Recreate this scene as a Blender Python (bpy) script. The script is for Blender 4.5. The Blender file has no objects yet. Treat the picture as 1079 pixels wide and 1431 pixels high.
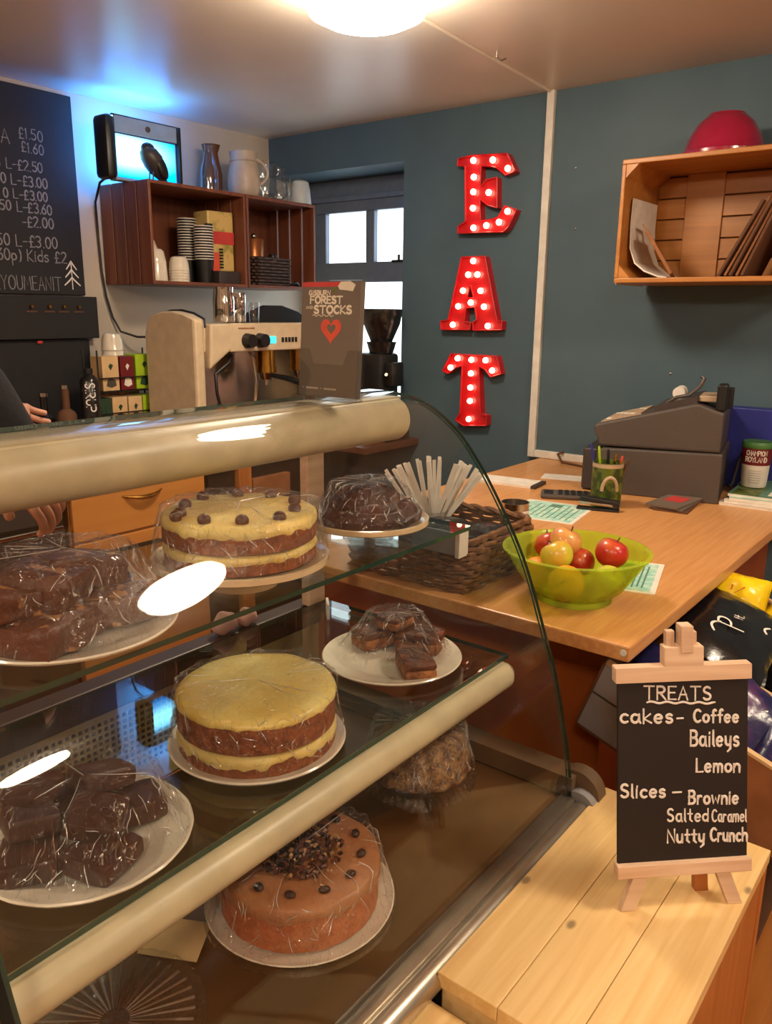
import bpy, bmesh, math, random
from mathutils import Vector, Matrix
import mathutils.noise as mn
SC = bpy.context.scene
COL = SC.collection
random.seed(7)
PI = math.pi

# ------------------------------------------------------------------ camera
yaw, pit, rol, FPX = 0.661259, 0.246152, 0.011875, 1116.0
f_ = Vector((math.cos(pit)*math.cos(yaw), math.cos(pit)*math.sin(yaw), -math.sin(pit)))
r_ = Vector((math.sin(yaw), -math.cos(yaw), 0)); u_ = r_.cross(f_)
r2 = r_*math.cos(rol)+u_*math.sin(rol); u2 = -r_*math.sin(rol)+u_*math.cos(rol)
cam_d = bpy.data.cameras.new('camera'); cam = bpy.data.objects.new('camera', cam_d); COL.objects.link(cam)
cam.matrix_world = Matrix(((r2.x, u2.x, -f_.x, 0), (r2.y, u2.y, -f_.y, 0), (r2.z, u2.z, -f_.z, 1.5), (0, 0, 0, 1)))
cam_d.sensor_fit = 'HORIZONTAL'; cam_d.sensor_width = 36; cam_d.lens = FPX/1079*36
cam_d.clip_start = 0.02; cam_d.clip_end = 60
SC.camera = cam

# ------------------------------------------------------------------ light and exposure
LAMP_COL = (1.0, 0.83, 0.62); LAMP_E = 30.0
LAMPS = [(1.82, 1.50), (1.69, -0.41), (1.66, -2.28), (-.75, 1.46), (-.75, -0.41), (-.75, -2.28)]  # last three: unseen lamps added to brighten the room from the camera side
LAMP_R = 0.165
WINDOW_E = 1.6
GLOW_E = 4.5
INSECT_E = 36.0
w = bpy.data.worlds.new('world'); SC.world = w; w.use_nodes = True
w.node_tree.nodes['Background'].inputs[0].default_value = (0.8, 0.85, 1, 1)
w.node_tree.nodes['Background'].inputs[1].default_value = 0.3
vs = SC.view_settings
vs.view_transform = 'Standard'; vs.look = 'None'; vs.gamma = 1; vs.use_curve_mapping = False
vs.exposure = 1.15
SC.cycles.transparent_max_bounces = 48
SC.cycles.max_bounces = 10
SC.cycles.caustics_reflective = False; SC.cycles.caustics_refractive = False
SC.cycles.sample_clamp_indirect = 4
SC.cycles.blur_glossy = 0.5

# ------------------------------------------------------------------ materials
def lin(c):
    o = []
    for v in c[:3]:
        v = v/255.0
        o.append(v/12.92 if v <= 0.04045 else ((v+0.055)/1.055)**2.4)
    return (o[0], o[1], o[2], 1)
def newmat(name):
    m = bpy.data.materials.new(name); m.use_nodes = True
    nt = m.node_tree; b = nt.nodes['Principled BSDF']
    return m, nt, b
def N(nt, t, **k):
    n = nt.nodes.new(t)
    for a, v in k.items(): setattr(n, a, v)
    return n
def mat(name, c, rough=0.5, metal=0.0, c2=None, ns=20, nstretch=(1, 1, 1), detail=4, bump=0, bs=None, spec=None, coat=0, emit=None, es=0, trans=0, sss=0, lo=.35, hi=.65, alpha=1):
    m, nt, b = newmat(name)
    b.inputs['Base Color'].default_value = lin(c)
    b.inputs['Roughness'].default_value = rough; b.inputs['Metallic'].default_value = metal
    if spec is not None: b.inputs['Specular IOR Level'].default_value = spec
    if coat: b.inputs['Coat Weight'].default_value = coat; b.inputs['Coat Roughness'].default_value = 0.12
    if sss: b.inputs['Subsurface Weight'].default_value = sss; b.inputs['Subsurface Radius'].default_value = (.01, .006, .004)
    if trans: b.inputs['Transmission Weight'].default_value = trans
    if emit: b.inputs['Emission Color'].default_value = lin(emit); b.inputs['Emission Strength'].default_value = es
    if alpha < 1: b.inputs['Alpha'].default_value = alpha
    tc = N(nt, 'ShaderNodeTexCoord'); mp = N(nt, 'ShaderNodeMapping'); mp.inputs['Scale'].default_value = nstretch
    nt.links.new(tc.outputs['Object'], mp.inputs[0])
    nz = N(nt, 'ShaderNodeTexNoise'); nz.inputs['Scale'].default_value = ns; nz.inputs['Detail'].default_value = detail
    nt.links.new(mp.outputs[0], nz.inputs['Vector'])
    if c2 is None: c2 = tuple(max(0, v*0.93) for v in c)
    cr = N(nt, 'ShaderNodeValToRGB'); cr.color_ramp.elements[0].position = lo; cr.color_ramp.elements[1].position = hi
    cr.color_ramp.elements[0].color = lin(c2); cr.color_ramp.elements[1].color = lin(c)
    nt.links.new(nz.outputs['Fac'], cr.inputs[0]); nt.links.new(cr.outputs[0], b.inputs['Base Color'])
    if bump:
        nb = nz
        if bs:
            nb = N(nt, 'ShaderNodeTexNoise'); nb.inputs['Scale'].default_value = bs; nb.inputs['Detail'].default_value = 5
            nt.links.new(mp.outputs[0], nb.inputs['Vector'])
        bp = N(nt, 'ShaderNodeBump'); bp.inputs['Strength'].default_value = bump; bp.inputs['Distance'].default_value = 0.01
        nt.links.new(nb.outputs['Fac'], bp.inputs['Height']); nt.links.new(bp.outputs[0], b.inputs['Normal'])
    return m
def wood(name, c1, c2, axis=0, scale=6, rough=0.5, knots=True, var=.12, coat=0, ring=26):
    m, nt, b = newmat(name)
    b.inputs['Roughness'].default_value = rough
    if coat: b.inputs['Coat Weight'].default_value = coat; b.inputs['Coat Roughness'].default_value = .2
    tc = N(nt, 'ShaderNodeTexCoord'); mp = N(nt, 'ShaderNodeMapping')
    s = [ring, ring, ring]; s[axis] = ring*0.06; mp.inputs['Scale'].default_value = s
    geo = N(nt, 'ShaderNodeNewGeometry')
    ad = N(nt, 'ShaderNodeVectorMath', operation='MULTIPLY_ADD'); 
    cmb = N(nt, 'ShaderNodeCombineXYZ')
    for i in range(3): nt.links.new(geo.outputs['Random Per Island'], cmb.inputs[i])
    ad.inputs[1].default_value = (3.1, 2.3, 1.7)
    nt.links.new(cmb.outputs[0], ad.inputs[0]); nt.links.new(tc.outputs['Object'], ad.inputs[2])
    nt.links.new(ad.outputs[0], mp.inputs[0])
    nz = N(nt, 'ShaderNodeTexNoise'); nz.inputs['Scale'].default_value = scale/6; nz.inputs['Detail'].default_value = 5; nz.inputs['Distortion'].default_value = 0.6
    nt.links.new(mp.outputs[0], nz.inputs['Vector'])
    cr = N(nt, 'ShaderNodeValToRGB'); e = cr.color_ramp.elements
    e[0].position = .3; e[1].position = .7; e[0].color = lin(c2); e[1].color = lin(c1)
    nt.links.new(nz.outputs['Fac'], cr.inputs[0])
    last = cr.outputs[0]
    if knots:
        vo = N(nt, 'ShaderNodeTexVoronoi'); vo.inputs['Scale'].default_value = 9
        mk = N(nt, 'ShaderNodeMapping'); ks = [1, 1, 1]; ks[axis] = .6; mk.inputs['Scale'].default_value = ks
        nt.links.new(ad.outputs[0], mk.inputs[0]); nt.links.new(mk.outputs[0], vo.inputs['Vector'])
        kr = N(nt, 'ShaderNodeValToRGB'); kr.color_ramp.elements[0].position = .035; kr.color_ramp.elements[1].position = .075
        kr.color_ramp.elements[0].color = (1, 1, 1, 1); kr.color_ramp.elements[1].color = (0, 0, 0, 1)
        nt.links.new(vo.outputs['Distance'], kr.inputs[0])
        mx = N(nt, 'ShaderNodeMixRGB'); mx.inputs[2].default_value = lin(tuple(v*.5 for v in c2))
        ml = N(nt, 'ShaderNodeMath', operation='MULTIPLY'); ml.inputs[1].default_value = .75
        nt.links.new(kr.outputs[0], ml.inputs[0]); nt.links.new(ml.outputs[0], mx.inputs[0]); nt.links.new(last, mx.inputs[1]); last = mx.outputs[0]
    hs = N(nt, 'ShaderNodeHueSaturation')
    mr = N(nt, 'ShaderNodeMapRange'); mr.inputs[3].default_value = 1-var; mr.inputs[4].default_value = 1+var
    nt.links.new(geo.outputs['Random Per Island'], mr.inputs[0]); nt.links.new(mr.outputs[0], hs.inputs['Value'])
    nt.links.new(last, hs.inputs['Color']); nt.links.new(hs.outputs[0], b.inputs['Base Color'])
    bp = N(nt, 'ShaderNodeBump'); bp.inputs['Strength'].default_value = .12; bp.inputs['Distance'].default_value = .004
    nt.links.new(nz.outputs['Fac'], bp.inputs['Height']); nt.links.new(bp.outputs[0], b.inputs['Normal'])
    return m
def schlick(nt, f0=.04, power=5, gain=.96, normal=None):
    lw = N(nt, 'ShaderNodeLayerWeight'); lw.inputs['Blend'].default_value = .5
    if normal: nt.links.new(normal, lw.inputs['Normal'])
    p = N(nt, 'ShaderNodeMath', operation='POWER'); p.inputs[1].default_value = power
    nt.links.new(lw.outputs['Facing'], p.inputs[0])
    a = N(nt, 'ShaderNodeMath', operation='MULTIPLY_ADD'); a.inputs[1].default_value = gain; a.inputs[2].default_value = f0
    nt.links.new(p.outputs[0], a.inputs[0]); a.use_clamp = True
    return a
def glass(name, tint=(1, 1, 1), f0=.04, rough=0.0, power=5, gain=.9, bump=0, bs=20):
    """sheet glass: clear transmission without bending, mirror reflection by angle"""
    m = bpy.data.materials.new(name); m.use_nodes = True; nt = m.node_tree
    nt.nodes.remove(nt.nodes['Principled BSDF']); out = nt.nodes['Material Output']
    t = N(nt, 'ShaderNodeBsdfTransparent'); t.inputs[0].default_value = (*tint, 1)
    g = N(nt, 'ShaderNodeBsdfGlossy'); g.inputs['Roughness'].default_value = rough
    nrm = None
    if bump:
        tc = N(nt, 'ShaderNodeTexCoord'); nz = N(nt, 'ShaderNodeTexNoise'); nz.inputs['Scale'].default_value = bs; nz.inputs['Detail'].default_value = 3
        nt.links.new(tc.outputs['Object'], nz.inputs['Vector'])
        bp = N(nt, 'ShaderNodeBump'); bp.inputs['Strength'].default_value = bump; bp.inputs['Distance'].default_value = .02
        nt.links.new(nz.outputs['Fac'], bp.inputs['Height']); nrm = bp.outputs[0]; nt.links.new(nrm, g.inputs['Normal'])
    a = schlick(nt, f0, power, gain, nrm)
    mx = N(nt, 'ShaderNodeMixShader')
    nt.links.new(a.outputs[0], mx.inputs[0]); nt.links.new(t.outputs[0], mx.inputs[1]); nt.links.new(g.outputs[0], mx.inputs[2])
    nt.links.new(mx.outputs[0], out.inputs[0])
    return m
def clingmat(name, base=.05, ridge=.45, rough=.15, sc=26):
    """thin crinkled film: mostly clear, sharp folds that mirror the lamps"""
    m = bpy.data.materials.new(name); m.use_nodes = True; nt = m.node_tree
    nt.nodes.remove(nt.nodes['Principled BSDF']); out = nt.nodes['Material Output']
    t = N(nt, 'ShaderNodeBsdfTransparent'); t.inputs[0].default_value = (.97, .97, .97, 1)
    g = N(nt, 'ShaderNodeBsdfGlossy'); g.inputs['Roughness'].default_value = rough
    tc = N(nt, 'ShaderNodeTexCoord')
    wv = N(nt, 'ShaderNodeTexNoise'); wv.inputs['Scale'].default_value = sc; wv.inputs['Detail'].default_value = 3; wv.inputs['Distortion'].default_value = 2.6
    mp = N(nt, 'ShaderNodeMapping'); mp.inputs['Scale'].default_value = (1, 1, .45)
    nt.links.new(tc.outputs['Object'], mp.inputs[0]); nt.links.new(mp.outputs[0], wv.inputs['Vector'])
    bp = N(nt, 'ShaderNodeBump'); bp.inputs['Strength'].default_value = 1.0; bp.inputs['Distance'].default_value = .06
    nt.links.new(wv.outputs['Fac'], bp.inputs['Height']); nt.links.new(bp.outputs[0], g.inputs['Normal'])
    a = schlick(nt, base, 3.5, .22, None)
    # folds: thin ridges where the noise crosses its mid value
    ab = N(nt, 'ShaderNodeMath', operation='SUBTRACT'); ab.inputs[1].default_value = .5
    ab2 = N(nt, 'ShaderNodeMath', operation='ABSOLUTE')
    cr = N(nt, 'ShaderNodeMapRange'); cr.inputs[1].default_value = 0; cr.inputs[2].default_value = .015; cr.inputs[3].default_value = ridge; cr.inputs[4].default_value = 0
    nt.links.new(wv.outputs['Fac'], ab.inputs[0]); nt.links.new(ab.outputs[0], ab2.inputs[0]); nt.links.new(ab2.outputs[0], cr.inputs[0])
    ad = N(nt, 'ShaderNodeMath', operation='ADD'); ad.use_clamp = True
    nt.links.new(a.outputs[0], ad.inputs[0]); nt.links.new(cr.outputs[0], ad.inputs[1])
    mx = N(nt, 'ShaderNodeMixShader')
    nt.links.new(ad.outputs[0], mx.inputs[0]); nt.links.new(t.outputs[0], mx.inputs[1]); nt.links.new(g.outputs[0], mx.inputs[2])
    nt.links.new(mx.outputs[0], out.inputs[0])
    return m
def emis(name, c, s):
    m = bpy.data.materials.new(name); m.use_nodes = True; nt = m.node_tree
    nt.nodes.remove(nt.nodes['Principled BSDF'])
    e = N(nt, 'ShaderNodeEmission'); e.inputs[0].default_value = (*c, 1); e.inputs[1].default_value = s
    nt.links.new(e.outputs[0], nt.nodes['Material Output'].inputs[0]); return m

# ------------------------------------------------------------------ mesh builder
class MB:
    def __init__(s): s.v = []; s.f = []; s.mi = []; s.cm = 0
    def add(s, vs, fs):
        o = len(s.v); s.v += [Vector(p) for p in vs]
        for f in fs: s.f.append([i+o for i in f]); s.mi.append(s.cm)
        return s
    def box(s, x0, x1, y0, y1, z0, z1, M=None):
        vs = [Vector(p) for p in ((x0, y0, z0), (x1, y0, z0), (x1, y1, z0), (x0, y1, z0), (x0, y0, z1), (x1, y0, z1), (x1, y1, z1), (x0, y1, z1))]
        if M: vs = [M @ p for p in vs]
        return s.add(vs, [(0, 3, 2, 1), (4, 5, 6, 7), (0, 1, 5, 4), (1, 2, 6, 5), (2, 3, 7, 6), (3, 0, 4, 7)])
    def rbox(s, x0, x1, y0, y1, z0, z1, r=.003, M=None, seg=2):
        bm = bmesh.new(); bmesh.ops.create_cube(bm, size=1)
        bmesh.ops.scale(bm, vec=(x1-x0, y1-y0, z1-z0), verts=bm.verts)
        bmesh.ops.translate(bm, vec=((x0+x1)/2, (y0+y1)/2, (z0+z1)/2), verts=bm.verts)
        bmesh.ops.bevel(bm, geom=bm.edges[:], offset=r, segments=seg, affect='EDGES', profile=.5)
        return s.bm(bm, M)
    def bm(s, bm, M=None):
        bm.verts.index_update()
        s.add([(M @ v.co if M else v.co.copy()) for v in bm.verts], [[v.index for v in f.verts] for f in bm.faces]); bm.free(); return s
    def lathe(s, prof, c=(0, 0, 0), n=32, fn=None, a0=0, M=None):
        vs = []; fs = []; P = len(prof)
        for i in range(n):
            a = a0+2*PI*i/n
            for j, (r, z) in enumerate(prof):
                rr, zz = (r, z) if fn is None else fn(r, z, a, j)
                p = Vector((c[0]+rr*math.cos(a), c[1]+rr*math.sin(a), c[2]+zz)); vs.append(M @ p if M else p)
        for i in range(n):
            k = (i+1) % n
            for j in range(P-1):
                a, b, d, e = i*P+j, k*P+j, k*P+j+1, i*P+j+1
                if prof[j][0] < 1e-6: fs.append((a, d, e))
                elif prof[j+1][0] < 1e-6: fs.append((a, b, d))
                else: fs.append((a, b, d, e))
        return s.add(vs, fs)
    def cyl(s, p0, p1, r0, r1=None, n=16, cap=True):
        p0 = Vector(p0); p1 = Vector(p1); r1 = r0 if r1 is None else r1
        d = (p1-p0).normalized(); x = d.orthogonal().normalized(); y = d.cross(x)
        vs = []
        for i in range(n):
            a = 2*PI*i/n; e = x*math.cos(a)+y*math.sin(a); vs += [p0+e*r0, p1+e*r1]
        fs = [(2*i, 2*((i+1) % n), 2*((i+1) % n)+1, 2*i+1) for i in range(n)]
        if cap: fs += [[2*i for i in range(n)][::-1], [2*i+1 for i in range(n)]]
        return s.add(vs, fs)
    def tube(s, pts, r, n=8, closed=False, cap=True, flat=None):
        pts = [Vector(p) for p in pts]; L = len(pts); vs = []; fs = []
        up = Vector((0, 0, 1)); px = None
        for i, p in enumerate(pts):
            if closed: d = pts[(i+1) % L]-pts[i-1]
            else: d = pts[min(i+1, L-1)]-pts[max(i-1, 0)]
            if d.length < 1e-9: d = Vector((1, 0, 0))
            d.normalize()
            if px is None: x = d.orthogonal().normalized()
            else:
                x = px-d*px.dot(d)
                x = x.normalized() if x.length > 1e-6 else d.orthogonal().normalized()
            px = x; y = d.cross(x); rr = r[i] if isinstance(r, (list, tuple)) else r
            for k in range(n):
                a = 2*PI*k/n; vs.append(p+(x*math.cos(a)+y*math.sin(a))*rr)
        for i in range(L if closed else L-1):
            j = (i+1) % L
            for k in range(n):
                q = (k+1) % n; fs.append((i*n+k, i*n+q, j*n+q, j*n+k))
        if cap and not closed: fs += [list(range(n))[::-1], [(L-1)*n+k for k in range(n)]]
        return s.add(vs, fs)
    def ribbon(s, pts, nrm, w, t):
        """stroke lying on a surface with normal nrm, half width w, thickness t"""
        pts = [Vector(p) for p in pts]; L = len(pts); n = Vector(nrm); vs = []; fs = []
        for i, p in enumerate(pts):
            d = pts[min(i+1, L-1)]-pts[max(i-1, 0)]
            if d.length < 1e-9: d = n.orthogonal()
            d.normalize(); x = d.cross(n).normalized()
            q = p - d*w*.8 if i == 0 else (p+d*w*.8 if i == L-1 else p)
            ww = w*.7 if i in (0, L-1) else w
            vs += [q-x*ww, q-x*ww*.6+n*t, q+x*ww*.6+n*t, q+x*ww]
        for i in range(L-1):
            a = i*4; b = a+4
            for k in range(3): fs.append((a+k, b+k, b+k+1, a+k+1))
        fs += [(0, 1, 2, 3), ((L-1)*4+3, (L-1)*4+2, (L-1)*4+1, (L-1)*4)]
        return s.add(vs, fs)
    def prism(s, poly, fn, d0, d1, holes=()):
        """extrude polygon: fn(u, v, d) -> point"""
        bm = bmesh.new(); E = []
        for lp in [poly]+list(holes):
            vv = [bm.verts.new(Vector(fn(u, v, d1))) for u, v in lp]
            for i in range(len(vv)): E.append(bm.edges.new((vv[i], vv[(i+1) % len(vv)])))
        bmesh.ops.triangle_fill(bm, edges=E, use_beauty=True)
        bm.verts.index_update(); fv = [v.co.copy() for v in bm.verts]; ff = [[v.index for v in f.verts] for f in bm.faces]; bm.free()
        o = len(s.v); s.add(fv, ff)
        back = []
        for lp in [poly]+list(holes):
            for u, v in lp: back.append(Vector(fn(u, v, d0)))
        s.add(back, [f[::-1] for f in ff])
        k = 0; m = len(fv)
        for lp in [poly]+list(holes):
            L = len(lp)
            for i in range(L):
                j = (i+1) % L; s.f.append([o+k+i, o+k+j, o+m+k+j, o+m+k+i]); s.mi.append(s.cm)
            k += L
        return s
    def sphere(s, c, r, nu=16, nv=10, fn=None, M=None):
        if not isinstance(r, (tuple, list)): r = (r, r, r)
        vs = []; fs = []
        for j in range(nv+1):
            t = PI*j/nv
            for i in range(nu):
                a = 2*PI*i/nu; d = Vector((math.sin(t)*math.cos(a), math.sin(t)*math.sin(a), math.cos(t)))
                k = 1 if fn is None else fn(d)
                p = Vector((d.x*r[0]*k, d.y*r[1]*k, d.z*r[2]*k)); p = (M @ p if M else p)+Vector(c); vs.append(p)
        for j in range(nv):
            for i in range(nu):
                q = (i+1) % nu; fs.append((j*nu+i, (j+1)*nu+i, (j+1)*nu+q, j*nu+q))
        return s.add(vs, fs)
    def build(s, name, m, parent=None, smooth=False, local=False, bevel=0, ang=40):
        me = bpy.data.meshes.new(name)
        off = Vector((0, 0, 0))
        if parent is not None and not local: off = WLOC[parent]
        me.from_pydata([tuple(v-off) for v in s.v], [], s.f)
        ms = m if isinstance(m, (list, tuple)) else [m]
        for q in ms: me.materials.append(q)
        for p, i in zip(me.polygons, s.mi): p.material_index = i
        bm = bmesh.new(); bm.from_mesh(me); bmesh.ops.remove_doubles(bm, verts=bm.verts, dist=1e-6) if smooth else None
        bmesh.ops.recalc_face_normals(bm, faces=bm.faces); bm.to_mesh(me); bm.free()
        if smooth:
            me.polygons.foreach_set('use_smooth', [True]*len(me.polygons)); me.set_sharp_from_angle(angle=math.radians(ang))
        o = bpy.data.objects.new(name, me); COL.objects.link(o)
        if parent is not None: o.parent = parent; WLOC[o] = WLOC[parent] if not local else Vector((0, 0, 0))
        else: WLOC[o] = Vector((0, 0, 0))
        if bevel:
            b = o.modifiers.new('bevel', 'BEVEL'); b.width = bevel; b.segments = 2; b.limit_method = 'ANGLE'
        return o
WLOC = {}
def thing(name, label, cat, loc=(0, 0, 0), rot=None, group=None):
    o = bpy.data.objects.new(name, None); COL.objects.link(o); o.empty_display_size = .05
    o.location = loc
    if rot: o.rotation_euler = rot
    o['label'] = label; o['category'] = cat
    if group: o['group'] = group
    WLOC[o] = Vector(loc); return o
def tag(o, label, cat, group=None):
    o['label'] = label; o['category'] = cat
    if group: o['group'] = group
    return o
def struct(o): o['kind'] = 'structure'; return o
def dup(root, loc, rot=None, label=None):
    r = root.copy(); COL.objects.link(r); r.location = loc
    if rot: r.rotation_euler = rot
    if label: r['label'] = label
    WLOC[r] = Vector(loc)
    for ch in list(root.children):
        c = ch.copy(); COL.objects.link(c); c.parent = r
        for g in list(ch.children):
            d = g.copy(); COL.objects.link(d); d.parent = c
    return r
def rotM(ax, a, c=(0, 0, 0)):
    return Matrix.Translation(c) @ Matrix.Rotation(a, 4, ax) @ Matrix.Translation(-Vector(c))

# ------------------------------------------------------------------ stroke lettering
def arc(cx, cy, rx, ry, a0, a1, n=9):
    return [(cx+rx*math.cos(math.radians(a0+(a1-a0)*i/n)), cy+ry*math.sin(math.radians(a0+(a1-a0)*i/n))) for i in range(n+1)]
G = {
 'A': (.62, [[(0, 0), (.31, 1), (.62, 0)], [(.11, .36), (.51, .36)]]),
 'B': (.55, [[(0, 0), (0, 1)], [(0, 1)]+arc(.26, .76, .24, .24, 90, -90)+[(0, .52)], [(0, .52)]+arc(.28, .26, .26, .26, 90, -90)+[(0, 0)]]),
 'C': (.6, [arc(.34, .5, .34, .5, 50, 310)]),
 'E': (.5, [[(.5, 1), (0, 1), (0, 0), (.5, 0)], [(0, .52), (.4, .52)]]),
 'F': (.5, [[(.5, 1), (0, 1), (0, 0)], [(0, .52), (.4, .52)]]),
 'G': (.66, [arc(.34, .5, .34, .5, 50, 340)+[(.66, .45), (.4, .45)]]),
 'H': (.55, [[(0, 0), (0, 1)], [(.55, 0), (.55, 1)], [(0, .5), (.55, .5)]]),
 'I': (.12, [[(.06, 0), (.06, 1)]]),
 'K': (.55, [[(0, 0), (0, 1)], [(.5, 1), (0, .45), (.55, 0)]]),
 'L': (.48, [[(0, 1), (0, 0), (.48, .02)]]),
 'M': (.75, [[(0, 0), (.06, 1), (.37, .35), (.68, 1), (.75, 0)]]),
 'N': (.6, [[(0, 0), (0, 1), (.6, 0), (.6, 1)]]),
 'O': (.7, [arc(.35, .5, .35, .5, 90, 450, 14)]),
 'P': (.52, [[(0, 0), (0, 1)], [(0, 1)]+arc(.26, .74, .26, .26, 90, -90)+[(0, .48)]]),
 'R': (.58, [[(0, 0), (0, 1)], [(0, 1)]+arc(.26, .75, .26, .25, 90, -90)+[(0, .5), (.2, .5), (.58, 0)]]),
 'S': (.52, [arc(.27, .76, .24, .24, 40, 250)[:-1]+[(.3, .5)]+arc(.25, .25, .26, .25, 60, -150)]),
 'T': (.66, [[(0, 1), (.66, 1)], [(.33, 1), (.33, 0)]]),
 'U': (.58, [[(0, 1), (0, .3)]+arc(.29, .3, .29, .3, 180, 360)+[(.58, 1)]]),
 'V': (.6, [[(0, 1), (.3, 0), (.6, 1)]]),
 'W': (.85, [[(0, 1), (.2, 0), (.42, .7), (.64, 0), (.85, 1)]]),
 'Y': (.6, [[(0, 1), (.3, .5), (.6, 1)], [(.3, .5), (.3, 0)]]),
 'D': (.6, [[(0, 0), (0, 1)]+arc(.1, .5, .5, .5, 90, -90)+[(0, 0)]]),
 'a': (.5, [arc(.23, .3, .23, .3, 60, 360, 12), [(.46, .6), (.46, .12), (.54, 0)]]),
 'b': (.48, [[(0, 1), (0, 0)], arc(.24, .28, .24, .28, 180, -180, 12)]),
 'c': (.44, [arc(.25, .3, .25, .3, 50, 310)]),
 'd': (.5, [arc(.24, .28, .24, .28, 20, 380, 12), [(.48, 1), (.48, 0)]]),
 'e': (.48, [[(.02, .3), (.46, .33)]+arc(.24, .3, .23, .3, 10, 315, 12)]),
 'f': (.36, [arc(.28, .8, .14, .2, 50, 180)+[(.14, 0)], [(0, .55), (.32, .55)]]),
 'h': (.46, [[(0, 1), (0, 0)], [(0, .38)]+arc(.22, .36, .22, .24, 170, 0)+[(.44, 0)]]),
 'i': (.1, [[(.05, .6), (.05, 0)], [(.05, .82), (.055, .86)]]),
 'k': (.46, [[(0, 1), (0, 0)], [(.4, .62), (.02, .28), (.46, 0)]]),
 'l': (.12, [[(.05, 1), (.05, .1), (.12, 0)]]),
 'm': (.72, [[(0, .6), (0, 0)], [(0, .4)]+arc(.17, .38, .17, .22, 170, 0)+[(.34, 0)], [(.34, .4)]+arc(.52, .38, .18, .22, 170, 0)+[(.7, 0)]]),
 'n': (.46, [[(0, .6), (0, 0)], [(0, .38)]+arc(.22, .36, .22, .24, 170, 0)+[(.44, 0)]]),
 'o': (.5, [arc(.25, .3, .25, .3, 90, 450, 12)]),
 'p': (.48, [[(0, .6), (0, -.38)], arc(.24, .3, .24, .28, 180, -180, 12)]),
 'r': (.34, [[(0, .6), (0, 0)], [(0, .36)]+arc(.2, .36, .2, .24, 170, 60)]),
 's': (.4, [arc(.21, .46, .18, .15, 40, 240)+arc(.19, .16, .19, .16, 70, -150)]),
 't': (.36, [[(.15, .95), (.15, .12), (.3, 0)], [(0, .6), (.34, .6)]]),
 'u': (.46, [[(0, .6), (0, .22)]+arc(.22, .22, .22, .22, 180, 360)+[(.44, .6)], [(.44, .6), (.46, 0)]]),
 'w': (.66, [[(0, .6), (.14, 0), (.33, .48), (.5, 0), (.66, .6)]]),
 'y': (.46, [[(0, .6), (.02, .3)]+arc(.22, .26, .2, .22, 190, 330)+[(.44, .6)], [(.44, .6), (.4, -.2), (.2, -.36)]]),
 '0': (.5, [arc(.25, .5, .25, .5, 90, 450, 14)]), '1': (.2, [[(0, .8), (.15, 1), (.15, 0)]]),
 '2': (.5, [arc(.25, .74, .24, .26, 160, -30)+[(0, 0), (.5, 0)]]),
 '3': (.48, [arc(.22, .76, .24, .24, 140, -80), arc(.22, .27, .26, .27, 85, -140)]),
 '5': (.48, [[(.46, 1), (.08, 1), (.04, .56)]+arc(.22, .32, .26, .3, 110, -140)]),
 '6': (.48, [[(.4, 1), (.1, .55)]+arc(.24, .28, .23, .28, 150, -200, 12)]),
 '£': (.5, [arc(.32, .74, .18, .26, 20, 180)+[(.15, .1), (0, 0), (.5, .02)], [(0, .46), (.36, .46)]]),
 '-': (.4, [[(.04, .42), (.36, .44)]]), '.': (.1, [[(.04, .0), (.05, .03)]]), ')': (.22, [arc(-.1, .45, .3, .65, 55, -55)]),
 ' ': (.3, []),
}
def strokes(s, h, sp=.2):
    x = 0; out = []
    for ch in s:
        w_, st = G.get(ch, G[' '])
        for pl in st: out.append([((x+a)*h, b*h) for a, b in pl])
        x += w_+sp
    return out, (x-sp)*h
def text(mb, s, O, U, V, h, wd, align='l', width=None, t=.0012, sp=.2, jit=0, nudge=0.0):
    O = Vector(O); U = Vector(U).normalized(); V = Vector(V).normalized(); n = U.cross(V).normalized()
    st, W = strokes(s, h, sp); k = 1 if not width else width/W
    if width: W = width
    x0 = {'l': 0, 'c': -W/2, 'r': -W}[align]
    for pl in st:
        jx, jy = random.uniform(-jit, jit)*h, random.uniform(-jit, jit)*h
        mb.ribbon([O+U*(x0+a*k+jx)+V*(b+jy)+n*nudge for a, b in pl], n, wd, t)

# ------------------------------------------------------------------ material library
M_ = {}
M_['ceil'] = mat('ceiling paint', (226, 214, 200), .36, ns=3, c2=(222, 209, 194), spec=.5)
M_['blue'] = mat('teal blue wall paint', (77, 98, 108), .55, ns=4, c2=(73, 93, 103), bump=.04, bs=60, spec=.3)
M_['white'] = mat('white wall paint', (196, 180, 160), .6, ns=4, c2=(189, 173, 153), bump=.05, bs=40)
M_['trim'] = mat('white plastic trunking', (222, 216, 205), .4)
M_['paintw'] = mat('grey blue painted window wood', (104, 116, 136), .45)
M_['floor'] = wood('floor boards', (190, 120, 58), (160, 92, 40), axis=0, rough=.35, knots=False)
M_['counter'] = wood('beech laminate worktop', (212, 156, 98), (196, 134, 78), axis=0, rough=.34, knots=False, var=.02, ring=70, scale=8)
M_['counterp'] = wood('orange laminate panel', (176, 92, 36), (160, 78, 28), axis=2, rough=.4, knots=False, var=.03, ring=14)
M_['pine'] = wood('pale pine boards', (236, 202, 142), (220, 178, 114), axis=0, rough=.5, var=.05, ring=60)
M_['pinedark'] = wood('orange stained pine', (186, 118, 58), (164, 96, 42), axis=2, rough=.5, var=.06)
M_['crate'] = wood('honey varnished crate wood', (188, 126, 60), (164, 102, 42), axis=1, rough=.4, var=.10)
M_['crated'] = wood('dark stained crate wood', (128, 74, 50), (96, 50, 34), axis=2, rough=.45, var=.14)
M_['drawer'] = wood('beech drawer front', (206, 140, 70), (196, 128, 60), axis=0, rough=.4, knots=False, var=.02)
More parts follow.
